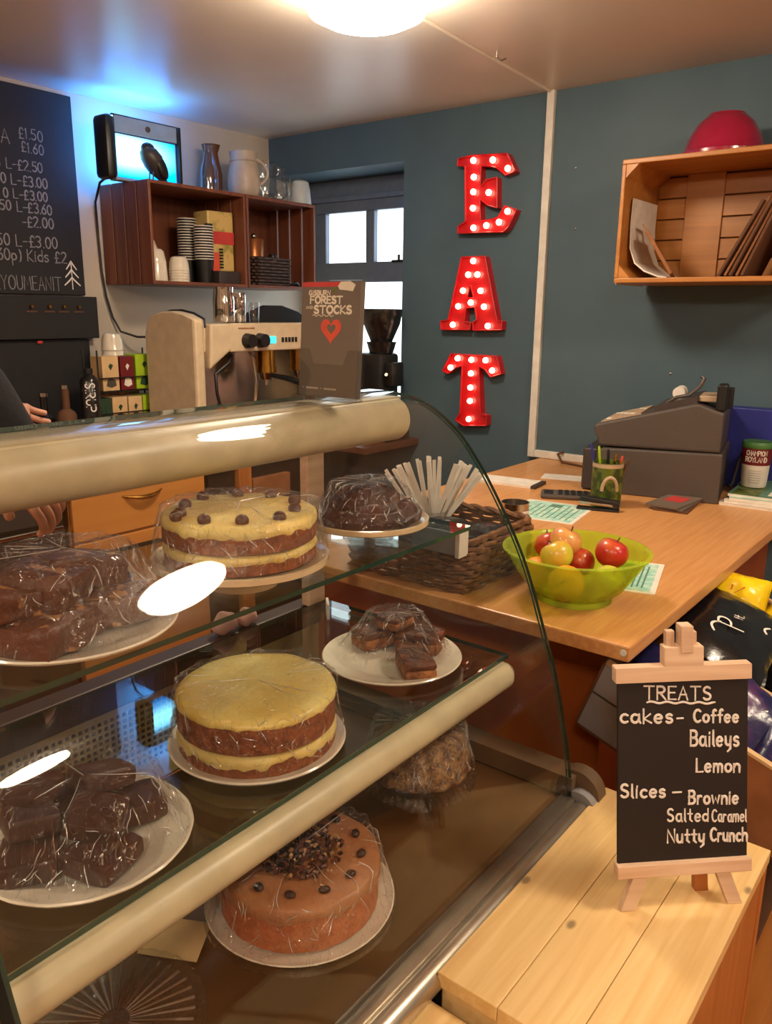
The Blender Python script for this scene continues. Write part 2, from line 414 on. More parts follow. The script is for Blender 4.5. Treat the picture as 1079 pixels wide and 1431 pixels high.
M_['easel'] = wood('whitewashed easel wood', (226, 196, 166), (200, 160, 128), axis=0, rough=.6, var=.06, knots=False, ring=50)
M_['worktop'] = mat('brown worktop', (96, 58, 40), .4)
M_['black'] = mat('black plastic', (22, 20, 20), .4)
M_['blackm'] = mat('matt black board', (30, 25, 24), .75, c2=(26, 21, 21), ns=12)
M_['board'] = mat('easel blackboard', (28, 18, 15), .6, c2=(25, 16, 13), ns=8)
M_['chalkw'] = mat('white chalk pen', (240, 232, 224), .8, c2=(222, 212, 204), ns=200)
M_['chalkg'] = mat('grey chalk', (150, 146, 148), .9, c2=(120, 116, 120), ns=160)
M_['dark'] = mat('dark brown plastic', (52, 38, 28), .45)
M_['steel'] = mat('brushed steel', (190, 180, 168), .25, 1.0)
M_['alu'] = mat('satin aluminium', (205, 196, 180), .28, .9)
M_['chrome'] = mat('chrome', (215, 208, 200), .08, 1.0)
M_['cream'] = mat('cream machine enamel', (212, 190, 158), .3, coat=.2)
M_['tube'] = mat('cream tube cover', (206, 192, 156), .36, .0, spec=.6)
M_['greyp'] = mat('grey plastic cap', (150, 148, 152), .5)
M_['brownp'] = mat('brown grey plastic cap', (108, 86, 64), .5)
M_['deck'] = mat('brown glossy deck', (96, 68, 42), .16, .0, ns=2, c2=(84, 58, 36), spec=.6)
M_['grille'] = mat('cream grille', (196, 168, 126), .4)
M_['glass'] = glass('clear case glass', (.985, .99, .985), .03)
M_['shelf'] = glass('green tinted shelf glass', (.90, .945, .90), .10)
M_['gedge'] = mat('green glass edge', (38, 66, 50), .12, spec=.7)
M_['gedgeb'] = mat('black glass seal', (16, 20, 18), .2)
M_['gedgel'] = mat('glass edge with painted highlight', (96, 116, 104), .1, spec=.8)  # lighter copy of the edge colour, highlight painted along the top rear edge
M_['ware'] = glass('pressed glass', (.93, .93, .90), .07, .03, 3, .7, .35, 60)
M_['rib'] = glass('ribbed glass highlights', (.86, .84, .78), .30, .12, 3, .6)
M_['jugglass'] = glass('clear jug glass', (.90, .91, .92), .07, .02, 3, .8)
M_['acryl'] = glass('clear acrylic', (.93, .93, .92), .06, .03)
M_['fold'] = glass('film crease', (.95, .95, .95), .30, .22, 3, .5)
_nt = M_['fold'].node_tree; _o = _nt.nodes['Material Output']; _src = _o.inputs[0].links[0].from_socket
_d = N(_nt, 'ShaderNodeBsdfDiffuse'); _d.inputs[0].default_value = (.9, .88, .85, 1); _m = N(_nt, 'ShaderNodeMixShader'); _m.inputs[0].default_value = .2
_nt.links.new(_src, _m.inputs[1]); _nt.links.new(_d.outputs[0], _m.inputs[2]); _nt.links.new(_m.outputs[0], _o.inputs[0])
M_['film'] = clingmat('cling film')
M_['filmx'] = clingmat('crinkled glittering film', .12, .95, .16, 60)
M_['china'] = mat('white glazed china', (232, 220, 200), .18, coat=.4)
M_['chinac'] = mat('cream glazed china', (226, 200, 160), .2, coat=.4)
M_['sponge'] = mat('coffee sponge', (160, 90, 46), .85, c2=(124, 66, 34), ns=60, bump=.6, bs=120)
M_['spongel'] = mat('pale coffee sponge', (186, 104, 60), .85, c2=(164, 84, 46), ns=60, bump=.5, bs=120)
M_['cream1'] = mat('pale butter icing', (244, 222, 140), .5, c2=(232, 200, 112), ns=18, bump=.35, bs=26, sss=.1)
M_['cream2'] = mat('lemon curd icing', (246, 226, 142), .35, c2=(228, 190, 84), ns=9, bump=.5, bs=14, sss=.1, lo=.3, hi=.62)
M_['icing3'] = mat('coffee icing', (176, 118, 78), .45, c2=(156, 98, 60), ns=16, bump=.3, bs=22)
M_['choc'] = mat('milk chocolate', (92, 48, 32), .35, c2=(74, 36, 24), ns=40)
M_['bean'] = mat('dark coffee bean', (46, 24, 16), .3)
M_['brownie'] = mat('dark chocolate brownie', (84, 44, 32), .5, c2=(54, 27, 20), ns=26, bump=.7, bs=50)
M_['browniet'] = mat('brownie with caramel veins', (92, 50, 32), .45, c2=(176, 126, 78), ns=34, bump=.8, bs=46, lo=.36, hi=.41)
M_['fudge'] = mat('smooth chocolate slab', (78, 43, 32), .38, c2=(58, 31, 23), ns=14, bump=.15)
M_['slice'] = mat('flapjack crumb', (172, 108, 54), .7, c2=(96, 50, 26), ns=50, bump=.9, bs=70)
M_['slicet'] = mat('treacle topping', (120, 62, 28), .4, c2=(70, 32, 16), ns=40, bump=.8, bs=60)
M_['nutty'] = mat('nutty crunch crumb', (206, 158, 104), .35, c2=(120, 76, 44), ns=70, bump=1.0, bs=90, spec=.8)
M_['pink'] = mat('pale pink paper', (206, 160, 150), .8)
M_['red'] = mat('red enamel letter', (200, 24, 30), .35, coat=.3, c2=(186, 18, 26))
M_['bulb'] = emis('warm bulb', (1, .72, .48), 4.0)
M_['magenta'] = mat('magenta plastic bowl', (156, 22, 60), .22, coat=.5)
M_['paper'] = mat('white paper', (232, 224, 212), .8)
M_['kraft'] = mat('brown kraft paper', (150, 96, 56), .8, c2=(134, 82, 46), ns=20)
M_['kraftd'] = mat('dark brown card', (98, 62, 38), .8)
M_['lime'] = mat('lime green', (160, 190, 30), .5)
M_['reg'] = mat('charcoal till plastic', (80, 70, 65), .45, c2=(74, 65, 60), ns=200)
M_['regd'] = mat('dark till plastic', (60, 52, 50), .45)
M_['sand'] = mat('beige till keys', (186, 160, 132), .5)
M_['bluebox'] = mat('royal blue card', (38, 44, 128), .5)
M_['maroon'] = mat('maroon label', (110, 20, 30), .45)
M_['green'] = mat('green paint', (70, 120, 60), .45)
M_['dgreen'] = mat('dark green', (34, 66, 44), .5)
M_['olive'] = mat('green tin print', (96, 112, 34), .4, c2=(50, 66, 26), ns=30, lo=.45, hi=.55)
M_['gold'] = mat('brass', (196, 150, 70), .25, 1.0)
M_['mint'] = mat('mint leaflet', (196, 220, 200), .6, c2=(150, 200, 186), ns=36, lo=.45, hi=.6)
M_['print'] = mat('leaflet print', (86, 128, 110), .7)
M_['wicker'] = mat('brown wicker', (134, 92, 56), .6, c2=(92, 58, 34), ns=60)
M_['wickerd'] = mat('dark wicker', (70, 44, 32), .6, c2=(44, 27, 20), ns=60)
M_['foilb'] = mat('glossy black packet', (26, 24, 26), .22, c2=(18, 16, 18), bump=.5, bs=14, spec=.7)
M_['foily'] = mat('glossy yellow packet', (240, 206, 20), .25, c2=(226, 182, 12), bump=.5, bs=14)
M_['foiln'] = mat('glossy navy packet', (34, 34, 74), .25, c2=(96, 46, 92), ns=10, bump=.5, bs=14, lo=.3, hi=.5)
M_['card'] = mat('cream cardboard', (214, 178, 130), .8)
M_['cardg'] = mat('grey lilac card', (140, 136, 142), .7)
M_['navy'] = mat('navy cloth', (30, 27, 33), .95, c2=(24, 21, 26), ns=80, bump=.2)
M_['skin'] = mat('skin', (206, 150, 122), .5, sss=.1)
M_['hair'] = mat('dark hair', (34, 24, 20), .6)
M_['silverp'] = mat('silver foil', (200, 196, 190), .22, .9, bump=.4, bs=30)
M_['ceram'] = mat('cream stoneware', (186, 168, 150), .4)
M_['slate'] = mat('brown leaflet', (112, 98, 86), .55, c2=(107, 93, 82), ns=6)
M_['slatet'] = mat('leaflet stack edge', (140, 120, 98), .6)
M_['heart'] = mat('orange red print', (220, 84, 58), .6)
M_['redp'] = mat('red print', (200, 60, 56), .6)
M_['creamp'] = mat('cream print', (232, 220, 200), .7)
M_['bowlgreen'] = None
def trans_plastic(name, c, dens=.45):
    m = bpy.data.materials.new(name); m.use_nodes = True; nt = m.node_tree; b = nt.nodes['Principled BSDF']
    b.inputs['Base Color'].default_value = lin(c); b.inputs['Roughness'].default_value = .15
    t = N(nt, 'ShaderNodeBsdfTransparent'); t.inputs[0].default_value = lin(c)
    mx = N(nt, 'ShaderNodeMixShader'); mx.inputs[0].default_value = dens
    nt.links.new(t.outputs[0], mx.inputs[1]); nt.links.new(b.outputs[0], mx.inputs[2])
    nt.links.new(mx.outputs[0], nt.nodes['Material Output'].inputs[0]); return m
M_['bowlgreen'] = trans_plastic('translucent lime plastic', (222, 236, 92), .30)

# ------------------------------------------------------------------ setting
WX, WY, CZ = 3.08, 3.18, 2.338
RX0, RY0 = -2.3, -3.9
mb = MB(); y = RY0
while y < 3.5:
    mb.box(RX0, WX+.3, y, min(y+.138, 3.5), -.02, 0); y += .14
struct(mb.build('floor', M_['floor']))
struct(MB().box(RX0, WX+.5, RY0, WY+.2, CZ, CZ+.1).build('ceiling', M_['ceil']))
RYJ, RZT, RZB = 2.317, 2.155, .92       # window recess: right jamb, soffit, sill
mb = MB()
mb.box(WX, WX+.4, RY0, RYJ, 0, CZ).box(WX, WX+.4, RYJ, WY, RZT, CZ).box(WX, WX+.4, RYJ, WY, 0, RZB)
struct(mb.build('wall_right', M_['blue']))
struct(MB().box(RX0, WX+.4, WY, WY+.15, 0, CZ).build('wall_left', M_['white']))
struct(MB().box(RX0-.15, RX0, RY0, WY+.15, 0, CZ).build('wall_back', M_['white']))
struct(MB().box(RX0, WX+.4, RY0-.15, RY0, 0, CZ).build('wall_front', M_['white']))
# window
mb = MB(); fx0, fx1 = WX+.25, WX+.31
def wbar(y0, y1, z0, z1, d=0): mb.rbox(fx0-d, fx1, y0, y1, z0, z1, .004)
wbar(RYJ, WY, 1.995, RZT, .0); wbar(RYJ, WY, 2.05, 2.075, .02)
wbar(RYJ, WY, 1.645, 1.745, .01); wbar(RYJ, RYJ+.17, RZB, 1.995); wbar(3.02, WY, RZB, 1.995); wbar(2.69, 2.745, 1.745, 1.995)
wbar(RYJ, WY, RZB, .98)
wf = struct(mb.build('window_1', M_['paintw']))
pane_m = emis('overcast daylight behind frosted panes', (.80, .93, 1.0), WINDOW_E)
def pane(y0, y1, z0, z1):
    p = MB().box(fx0+.03, fx0+.036, y0, y1, z0, z1).build('window_pane', pane_m, wf)
pane(2.745, 3.02, 1.745, 1.995); pane(RYJ+.17, 2.69, 1.745, 1.995); pane(RYJ+.17, 3.02, .98, 1.645)
MB().cyl((fx0-.012, 2.52, 1.748), (fx0-.012, 2.52, 1.775), .007).box(fx0-.02, fx0, 2.49, 2.56, 1.74, 1.75).build('window_catch', M_['black'], wf)
# white trunking down the wall and along the counter
mb = MB().rbox(WX-.022, WX, 1.58, 1.612, .9, CZ, .003)
struct(mb.build('trim_1', M_['trim']))
struct(MB().rbox(WX-.022, WX, 1.30, 1.5795, .901, .932, .003).build('trim_2', M_['trim']))
mb = MB().tube([(1.96, 1.53, CZ-.003), (2.5, 1.57, CZ-.003), (WX, 1.60, CZ-.003)], .006, 8)
struct(mb.build('trim_3', M_['ceil']))
mb = MB().tube([(2.52, 1.52, CZ), (2.52, 1.52, CZ-.02), (2.53, 1.51, CZ-.03), (2.545, 1.50, CZ-.022)], .003, 6)
tag(mb.build('ceiling_hook', M_['steel']), 'small metal hook in the ceiling between the lamp and the white trunking', 'hook')
for (y, z), lb in zip([(1.481, 2.049), (1.038, 1.284), (1.464, 1.824)], ['small screw head in the blue wall high up beside the white trunking', 'small screw head in the blue wall above the till', 'small screw head in the blue wall level with the wall crate']):
    tag(MB().sphere((WX-.002, y, z), (.004, .005, .005), 8, 6).build('wall_screw', M_['steel'], smooth=True), lb, 'screw', 'screws in the blue wall')

# ------------------------------------------------------------------ ceiling lamps: the real row, then a row added for fill
lamp_m = emis('lit opal diffuser', LAMP_COL, LAMP_E)
for i, (x, y) in enumerate(LAMPS):
    t = thing('ceiling_light', ['bright round flush ceiling lamp above the counter, at the top edge of the photo', 'round ceiling lamp mirrored in the display case glass over the upper shelf', 'round ceiling lamp mirrored low in the display case glass over the brownie plate', 'added round fill lamp, out of view beyond the left end of the back counter', 'added round fill lamp, unseen, over the place left of the camera', 'added round fill lamp, unseen, in the far corner behind the camera'][i], 'ceiling lamp', (x, y, CZ), group='round ceiling lamps')
    MB().lathe([(LAMP_R+.012, 0), (LAMP_R+.012, -.010), (LAMP_R+.002, -.012), (LAMP_R+.002, -.001)], (x, y, CZ), 48).build('lamp_ring', M_['trim'], t, True)
    MB().lathe([(LAMP_R, -.002), (LAMP_R, -.055), (LAMP_R*.93, -.080), (LAMP_R*.7, -.098), (LAMP_R*.35, -.107), (0, -.110)], (x, y, CZ), 48).build('lamp_diffuser', lamp_m, t, True)

# ------------------------------------------------------------------ blue counter side: worktop
CX, CY0, CY1 = 1.367, .486, 1.555
t = thing('wooden_counter', 'long orange-brown wooden counter running from the display case to the blue wall', 'counter', (2.2, 1.0, 0))
MB().rbox(CX, WX-.001, CY0, CY1, .868, .9, .004).build('worktop', M_['counter'], t)
MB().box(1.60, WX-.001, .62, 1.50, 0, .868).build('counter_base', M_['counterp'], t)
MB().lathe([(0, .0015), (.006, .001), (.007, 0)], (0, 0, 0), 16, M=Matrix.Translation((CX-.0005, CY0+.012, .886)) @ Matrix.Rotation(-PI/2, 4, 'Y')).build('screw_cap', M_['trim'], t, True).__setitem__('label', 'small round white screw cap')

# ------------------------------------------------------------------ back counter along the white wall
t = thing('back_worktop', 'dark brown back worktop under the coffee machine along the white wall', 'worktop', (1.8, 2.8, .88))
MB().rbox(.2, 2.68, 2.48, WY, .885, .915, .003).rbox(2.68, WX, 2.205, WY, .885, .915, .003).build('worktop', M_['worktop'], t)
t = thing('drawer_cabinet', 'beech fronted drawer cabinet under the back worktop seen through the case', 'cabinet', (1.74, 2.8, 0))
MB().box(1.44, 2.03, 2.52, WY, .08, .885).build('cabinet_body', M_['drawer'], t)
d = MB().rbox(1.445, 2.025, 2.5, 2.518, .70, .875, .003).build('drawer', M_['drawer'], t)
def bow(x0, x1, z, y): return MB().tube([(x0+(x1-x0)*k/12, y-.03*math.sin(PI*k/12), z-.012*math.sin(PI*k/12)) for k in range(13)], [.003+.006*math.sin(PI*k/12) for k in range(13)], 8)
bow(1.645, 1.82, .835, 2.502).build('drawer_handle', M_['gold'], d, True)
d = MB().rbox(1.445, 2.025, 2.5, 2.518, .10, .69, .003).build('cabinet_door', M_['drawer'], t)
MB().tube([(1.48, 2.5, .66), (1.475, 2.475, .64), (1.475, 2.475, .58), (1.48, 2.5, .56)], .005, 8).build('door_handle', M_['gold'], d, True)
t = thing('under_counter_fridge', 'dark under-counter fridge left of the beech drawers', 'fridge', (1.1, 2.8, 0))
MB().rbox(.82, 1.42, 2.52, WY-.02, .02, .88, .006).build('fridge_body', M_['dark'], t)
d = MB().rbox(.83, 1.41, 2.49, 2.52, .06, .76, .006).build('fridge_door', M_['dark'], t)
MB().rbox(.83, 1.41, 2.5, 2.52, .79, .86, .004).build('fridge_panel', M_['regd'], t)
MB().rbox(1.15, 1.40, 2.478, 2.492, .765, .78, .003).build('fridge_handle', M_['steel'], d)
t = thing('pale_wood_cabinet', 'pale wooden cabinet under the back worktop beyond the drawers', 'cabinet', (2.35, 2.8, 0))
MB().box(2.06, 2.66, 2.52, WY, .02, .885).build('cabinet_body', M_['dark'], t)  # dark body colour stands in for the shadow under the worktop
MB().rbox(2.20, 2.27, 2.49, 2.52, .05, .88, .003).build('cabinet_upright', M_['pinedark'], t)
MB().rbox(2.28, 2.50, 2.49, 2.52, .70, .80, .003).build('cabinet_shelf_front', M_['kraft'], t)

# ------------------------------------------------------------------ display case
X0, X1 = .255, 1.29
PROF0 = [(1.05, 1.3445), (.97, 1.342), (.90, 1.325), (.831, 1.282), (.784, 1.231), (.747, 1.181), (.700, 1.106), (.661, 1.029), (.617, .911), (.589, .832), (.557, .694), (.543, .603)]
def catmull(p, n=6):
    o = []
    for i in range(len(p)-1):
        a, b, c, d = [Vector(p[k]) for k in (max(i-1, 0), i, i+1, min(i+2, len(p)-1))]
        for s in range(n):
            s /= n; o.append(.5*((2*b)+(-a+c)*s+(2*a-5*b+4*c-d)*s*s+(-a+3*b-3*c+d)*s**3))
    return o+[Vector(p[-1])]
PROF = catmull(PROF0)
def offs(P, d):
    o = []
    for i, p in enumerate(P):
        t = (P[min(i+1, len(P)-1)]-P[max(i-1, 0)]).normalized(); o.append(p+Vector((-t.y, t.x))*d)
    return o
case = thing('display_case', 'curved glass refrigerated cake display case with two glass shelves', 'display case', (.77, .85, 0))
# curved front pane, 6 mm
INN = offs(PROF, .006)
mb = MB(); n = len(PROF)
vs = []
for X in (X0, X1):
    vs += [(X, p.x, p.y) for p in PROF]+[(X, p.x, p.y) for p in INN]
fs = []
for i in range(n-1):
    fs += [(i, i+1, 2*n+i+1, 2*n+i), (n+i, n+i+1, 3*n+i+1, 3*n+i)]
mb.add(vs, fs); mb.cm = 1
mb.add([], [])
o = 0
for i in range(n-1):
    mb.f.append([o+2*n+i, o+2*n+i+1, o+3*n+i+1, o+3*n+i]); mb.mi.append(1)
mb.f.append([o, 2*n+o, 3*n+o, n+o]); mb.mi.append(2)
mb.f.append([o+n-1, 3*n-1+o, 4*n-1+o, 2*n-1+o]); mb.mi.append(1)
mb.build('front_glass', [M_['glass'], M_['gedge'], M_['gedgel']], case, True)
# dark seal along the near end of the curved glass
S0 = offs(PROF, -.001); S1 = offs(PROF, .008)
mb = MB(); vs = []
for X in (X0-.011, X0-.0005):
    vs += [(X, p.x, p.y) for p in S0]+[(X, p.x, p.y) for p in S1]
fs = []
for i in range(n-1):
    fs += [(i, i+1, 2*n+i+1, 2*n+i), (n+i, n+i+1, 3*n+i+1, 3*n+i), (i, i+1, n+i+1, n+i), (2*n+i, 2*n+i+1, 3*n+i+1, 3*n+i)]
mb.add(vs, fs); mb.build('glass_seal', M_['gedgeb'], case)
# flat end panes
def endpane(X, nm):
    P = [(p.x, p.y) for p in offs(PROF, .0075)]+[(.555, .60), (1.215, .60), (1.215, 1.17), (1.165, 1.235)]
    mb = MB().prism(P, lambda u, v, d: (X+d, u, v), 0, .006)
    o = mb.build(nm, [M_['glass'], M_['gedge']], case)
    for p in o.data.polygons:
        if abs(p.normal.x) < .5: p.material_index = 1
endpane(X1-.007, 'end_glass'); endpane(X0+.001, 'end_glass')
# shelves with green edges
def shelf(z, y0, y1, th=.008):
    mb = MB().box(X0+.012, X1-.012, y0, y1, z-th, z)
    o = mb.build('glass_shelf', [M_['shelf'], M_['gedge']], case)
    for p in o.data.polygons:
        if abs(p.normal.z) < .5: p.material_index = 1
ZU, ZL, ZD = 1.100, .860, .600
shelf(ZU, .785, 1.17); shelf(ZL, .69, 1.165)
def tube_cover(yc, zc, r, nm):
    mb = MB().cyl((X0+.02, yc, zc), (X1-.03, yc, zc), r, n=32)
    mb.cyl((X1-.031, yc, zc), (X1-.015, yc, zc), r*.97, r*.7, n=32)
    o = mb.build(nm, M_['tube'], case, True)
tube_cover(.965, 1.294, .042, 'top_light_tube'); tube_cover(.692, .823, .027, 'shelf_light_tube')
mb = MB().box(X0+.02, X1-.02, .955, 1.05, 1.331, 1.337); mb.build('top_rail', M_['tube'], case)
# deck, base, sill, grille, posts
MB().box(X0+.005, X1-.007, .565, 1.20, ZD-.02, ZD).build('deck', M_['deck'], case)
MB().box(X0, X1-.005, .57, 1.22, .02, ZD-.021).build('base', M_['dark'], case)
MB().rbox(X0+.01, X1-.01, 1.18, 1.225, .80, .855, .004).build('rear_sill', M_['dark'], case)
MB().box(X0+.01, X1-.01, 1.205, 1.22, ZD, .80).build('rear_panel', M_['dark'], case)
mb = MB(); gx0, gx1, gz0, gz1 = .42, 1.02, .66, .79
x = gx0
while x < gx1: mb.box(x, x+.0035, 1.186, 1.19, gz0, gz1); x += .0125
z = gz0
while z < gz1: mb.box(gx0, gx1, 1.1855, 1.1895, z, z+.0035); z += .0125
mb.box(X0+.02, X1-.02, 1.182, 1.195, .79, .803).box(X0+.02, X1-.02, 1.182, 1.195, gz0-.04, gz0).box(gx1, X1-.02, 1.182, 1.195, gz0, gz1).box(X0+.02, gx0, 1.182, 1.195, gz0, gz1)
mb.build('grille', M_['grille'], case)
for xx in (X0+.03, X1-.045):
    MB().rbox(xx-.022, xx+.03, 1.165, 1.19, .856, 1.235, .003).build('rear_post', M_['easel'], case)
for zz, y0 in ((ZU, .95), (ZL, .9)):
    for xx in (X0+.04, X1-.035): MB().box(xx, xx+.008, y0, 1.17, zz-.022, zz-.0085).build('shelf_bracket', M_['steel'], case)
# front rail and end caps
mb = MB().cyl((X0, .525, .578), (X1-.002, .525, .578), .022, n=24).rbox(X0, X1-.002, .535, .565, .590, .603, .002)
mb.build('front_rail', M_['alu'], case, True)
MB().rbox(X0, X1-.002, .535, .57, .05, .56, .002).build('front_panel', M_['regd'], case)
mb = MB().cyl((X1-.002, .530, .583), (X1+.018, .530, .583), .034, n=28); mb.build('end_cap', M_['greyp'], case, True)
mb = MB().cyl((X1+.018, .545, .600), (X1+.05, .545, .600), .048, n=28).box(X1-.002, X1+.05, .545, 1.2, .5, .64); mb.build('end_trim', M_['brownp'], case, True)

# ------------------------------------------------------------------ cakes
def nz(p, s, seed=0): return mn.noise(Vector(p)*s+Vector((seed*7.3, seed*3.1, seed*1.7)))
def sponge_fn(c, amp, seed):
    def fn(r, z, a, j):
        if r < 1e-6: return r, z
        k = nz((math.cos(a)*3, math.sin(a)*3, z*60), 1.3, seed); k2 = nz((math.cos(a)*14, math.sin(a)*14, z*200), 1, seed+3)
        return r*(1+amp*k+amp*.5*k2), z
    return fn
def layer(nm, m, par, c, r, z0, z1, amp, seed, rings=5, rnd=.004):
    pr = [(0, z0), (r-rnd, z0)]
    for i in range(rings+1): pr.append((r, z0+rnd*.6+(z1-z0-rnd*1.2)*i/rings))
    pr += [(r-rnd, z1), (r*.5, z1), (0, z1)]
    return MB().lathe(pr, (c[0], c[1], 0), 96, sponge_fn(c, amp, seed)).build(nm, m, par, True)
def icing(nm, m, par, c, r, z, th, drip, seed, dome=0):
    def fn(rr, zz, a, j):
        if rr < 1e-6: return rr, zz+dome
        k = .35+.6*nz((math.cos(a)*2.4, math.sin(a)*2.4, 0), 1.6, seed)+.6*nz((math.cos(a)*7, math.sin(a)*7, 1), 1.2, seed)
        e = nz((math.cos(a)*rr*30, math.sin(a)*rr*30, 0), 1, seed)*.0025
        if j == 0: return rr*(1+.008*k), zz-drip*k
        if j == 1: return rr*(1+.012*k), zz-drip*k*.7
        return rr, zz+e+dome*(1-(rr/r)**2)
    pr = [(r*1.0, z-.004), (r*1.022, z), (r*1.01, z+th*.55), (r*.97, z+th*.9), (r*.85, z+th), (r*.6, z+th), (r*.35, z+th), (r*.15, z+th), (0, z+th)]
    return MB().lathe(pr, (c[0], c[1], 0), 96, fn).build(nm, m, par, True, ang=80)
def film(par, c, r0, z0, r1, z1, seed, nm='cling_film', top=.004, mat_='film', amp=.006, folds=80):
    pr = [(r0, z0), (r0*1.0, z0+.004)]
    K = 9
    for i in range(1, K): t = i/K; pr.append((r0+(r1-r0)*t**.75, z0+.004+(z1-z0-.004)*t))
    pr += [(r1, z1), (r1*.93, z1+top*.7), (r1*.7, z1+top), (r1*.35, z1+top), (0, z1+top)]
    def fn(r, z, a, j):
        if r < 1e-6: return r, z
        k = nz((math.cos(a)*4, math.sin(a)*4, z*9), 1.7, seed)+.6*nz((math.cos(a)*11, math.sin(a)*11, z*20), 1.5, seed+5)
        return r+amp*k*(1.0 if j > 1 else .4), z+.0018*k*(1 if j > 1 else .5)
    mb = MB().lathe(pr, (c[0], c[1], 0), 110, fn)
    # sharp creases in the film: thin rounded folds running over rim and sides
    rg = random.Random(seed); mb.cm = 1; L = len(pr)-1
    def at(a, t):
        t = min(max(t, 0), L-.001); i = int(t); q = t-i
        r, z = pr[i][0]*(1-q)+pr[i+1][0]*q, pr[i][1]*(1-q)+pr[i+1][1]*q
        r2, z2 = fn(max(r, 1e-5), z, a, 5); return Vector((c[0]+r2*math.cos(a), c[1]+r2*math.sin(a), z2+.0003))
    for k in range(folds):
        a = rg.uniform(0, 2*PI); t0 = rg.choice((rg.uniform(1, 8), rg.uniform(1, 8), rg.uniform(7, 12.2))); dt = rg.uniform(.5, 3.2); da = rg.uniform(-.16, .16)
        n_ = 7; w0 = rg.uniform(.00035, .0007); b = rg.uniform(-.03, .03)
        mb.tube([at(a+da*q/n_+b*math.sin(PI*q/n_), t0+dt*q/n_) for q in range(n_+1)], [w0*(.35+math.sin(PI*q/n_)) for q in range(n_+1)], 6)
    return mb.build(nm, [M_[mat_], M_['fold']], par, True, ang=70)
def plate(label, c, z, r, rim=.012, m='china', foot=None, group=None, footm=None, nm='plate', cat='plate', scal=0):
    t = thing(nm, label, cat, (c[0], c[1], z), group=group)
    def fn(rr, zz, a, j): return (rr*(1+scal*math.cos(a*18)*(rr/r)**4), zz)
    pr = [(0, .002), (r*.55, .002), (r*.62, .004), (r*.9, rim), (r*.985, rim+.003), (r, rim+.001), (r*.985, rim-.002), (r*.66, -.002+.002), (r*.6, 0), (0, 0)]
    MB().lathe(pr, (c[0], c[1], z), 72, fn).build('dish', M_[m], t, True)
    return t
def stand(label, c, z, r, h, m='ware', ribs=0, skirt=0, group=None, m2=None):
    """footed cake stand standing at z, plate top at z+h"""
    t = thing('cake_stand', label, 'cake stand', (c[0], c[1], z), group=group)
    def fn(rr, zz, a, j):
        if ribs: zz = zz+.0012*math.cos(a*ribs)*min(1, rr/(r*.3)); 
        if skirt and j in (4, 5): rr = rr+.004*math.cos(a*ribs)
        return rr, zz
    pr = [(0, h), (r*.9, h), (r*.97, h+.005), (r, h+.004), (r*1.0, h-.004)] + ([(r*.985, h-.022)] if skirt else [(r*.98, h-.006)]) + [(r*.9, h-.007), (.02, h-.01)]
    MB().lathe(pr, (c[0], c[1], z), 144 if ribs else 72, fn).build('stand_plate', M_[m2 or m], t, True)
    if ribs and not skirt:
        mb = MB()
        for k in range(ribs):
            a = 2*PI*k/ribs; mb.tube([(c[0]+q*math.cos(a), c[1]+q*math.sin(a), z+h+.0012) for q in (r*.16, r*.5, r*.86)], [.0012, .0020, .0030], 6)
        mb.build('ribs', M_['rib'], t, True)
    MB().lathe([(.02, h-.0105), (.013, h*.6), (.017, h*.35), (r*.38, .008), (r*.42, 0), (0, 0)], (c[0], c[1], z), 48).build('stand_foot', M_[m], t, True)
    return t
# upper shelf, middle: coffee cake with chocolate truffles on a white plate
CA = (.772, .875)
stand('cream china cake stand under the truffle topped cake on the upper shelf', CA, ZU, .132, .042, 'chinac')
ck = thing('cake', 'two layer coffee cake topped with chocolate truffles under cling film on the upper shelf', 'cake', (CA[0], CA[1], ZU+.047), group='layer cakes in the case')
zb = ZU+.043
layer('bottom_sponge', M_['sponge'], ck, CA, .112, zb, zb+.022, .012, 1)
icing('cream_filling', M_['cream1'], ck, CA, .111, zb+.022, .008, .003, 2)
layer('top_sponge', M_['sponge'], ck, CA, .113, zb+.031, zb+.061, .012, 3)
icing('icing', M_['cream1'], ck, CA, .112, zb+.061, .010, .008, 4)
for k in range(10):
    a = 2*PI*k/10+.25; rr = .088+random.uniform(-.006, .008)
    MB().sphere((CA[0]+rr*math.cos(a), CA[1]+rr*math.sin(a), zb+.0745), (.0098, .0098, .009), 14, 9).build('truffle', M_['choc'], ck, True)
MB().sphere((CA[0]-.1, CA[1]+.02, zb+.0755), (.009, .009, .009), 14, 9).build('truffle', M_['choc'], ck, True)
film(ck, CA, .131, ZU+.045, .117, zb+.079, 5)
# upper shelf, far: dark coiled chocolate cake
CB = (1.085, .885)
stand('pale glass cake stand with cream rim under the dark ridged chocolate cake', CB, ZU, .110, .036, 'ware', m2='chinac')
cb = thing('cake', 'low dark ridged chocolate cake in cling film at the far end of the upper shelf', 'cake', (CB[0], CB[1], ZU+.042))
def ridge(r, z, a, j):
    if r < 1e-6: return r, z
    return r*(1+.05*nz((math.cos(a)*2, math.sin(a)*2, 0), 1.5, 9)), z+.004*math.sin(r*420+a)+.005*nz((math.cos(a)*r*40, math.sin(a)*r*40, 3), 1, 4)
pr = [(0, .002), (.096, .002), (.098, .012)]+[(.098*(1-i/22), .012+.048*math.sin(PI/2*i/22)**.9) for i in range(1, 22)]+[(0, .06)]
MB().lathe(pr, (CB[0], CB[1], ZU+.036), 96, ridge).build('chocolate_body', M_['brownie'], cb, True, ang=80)
film(cb, CB, .109, ZU+.04, .066, ZU+.103, 11)
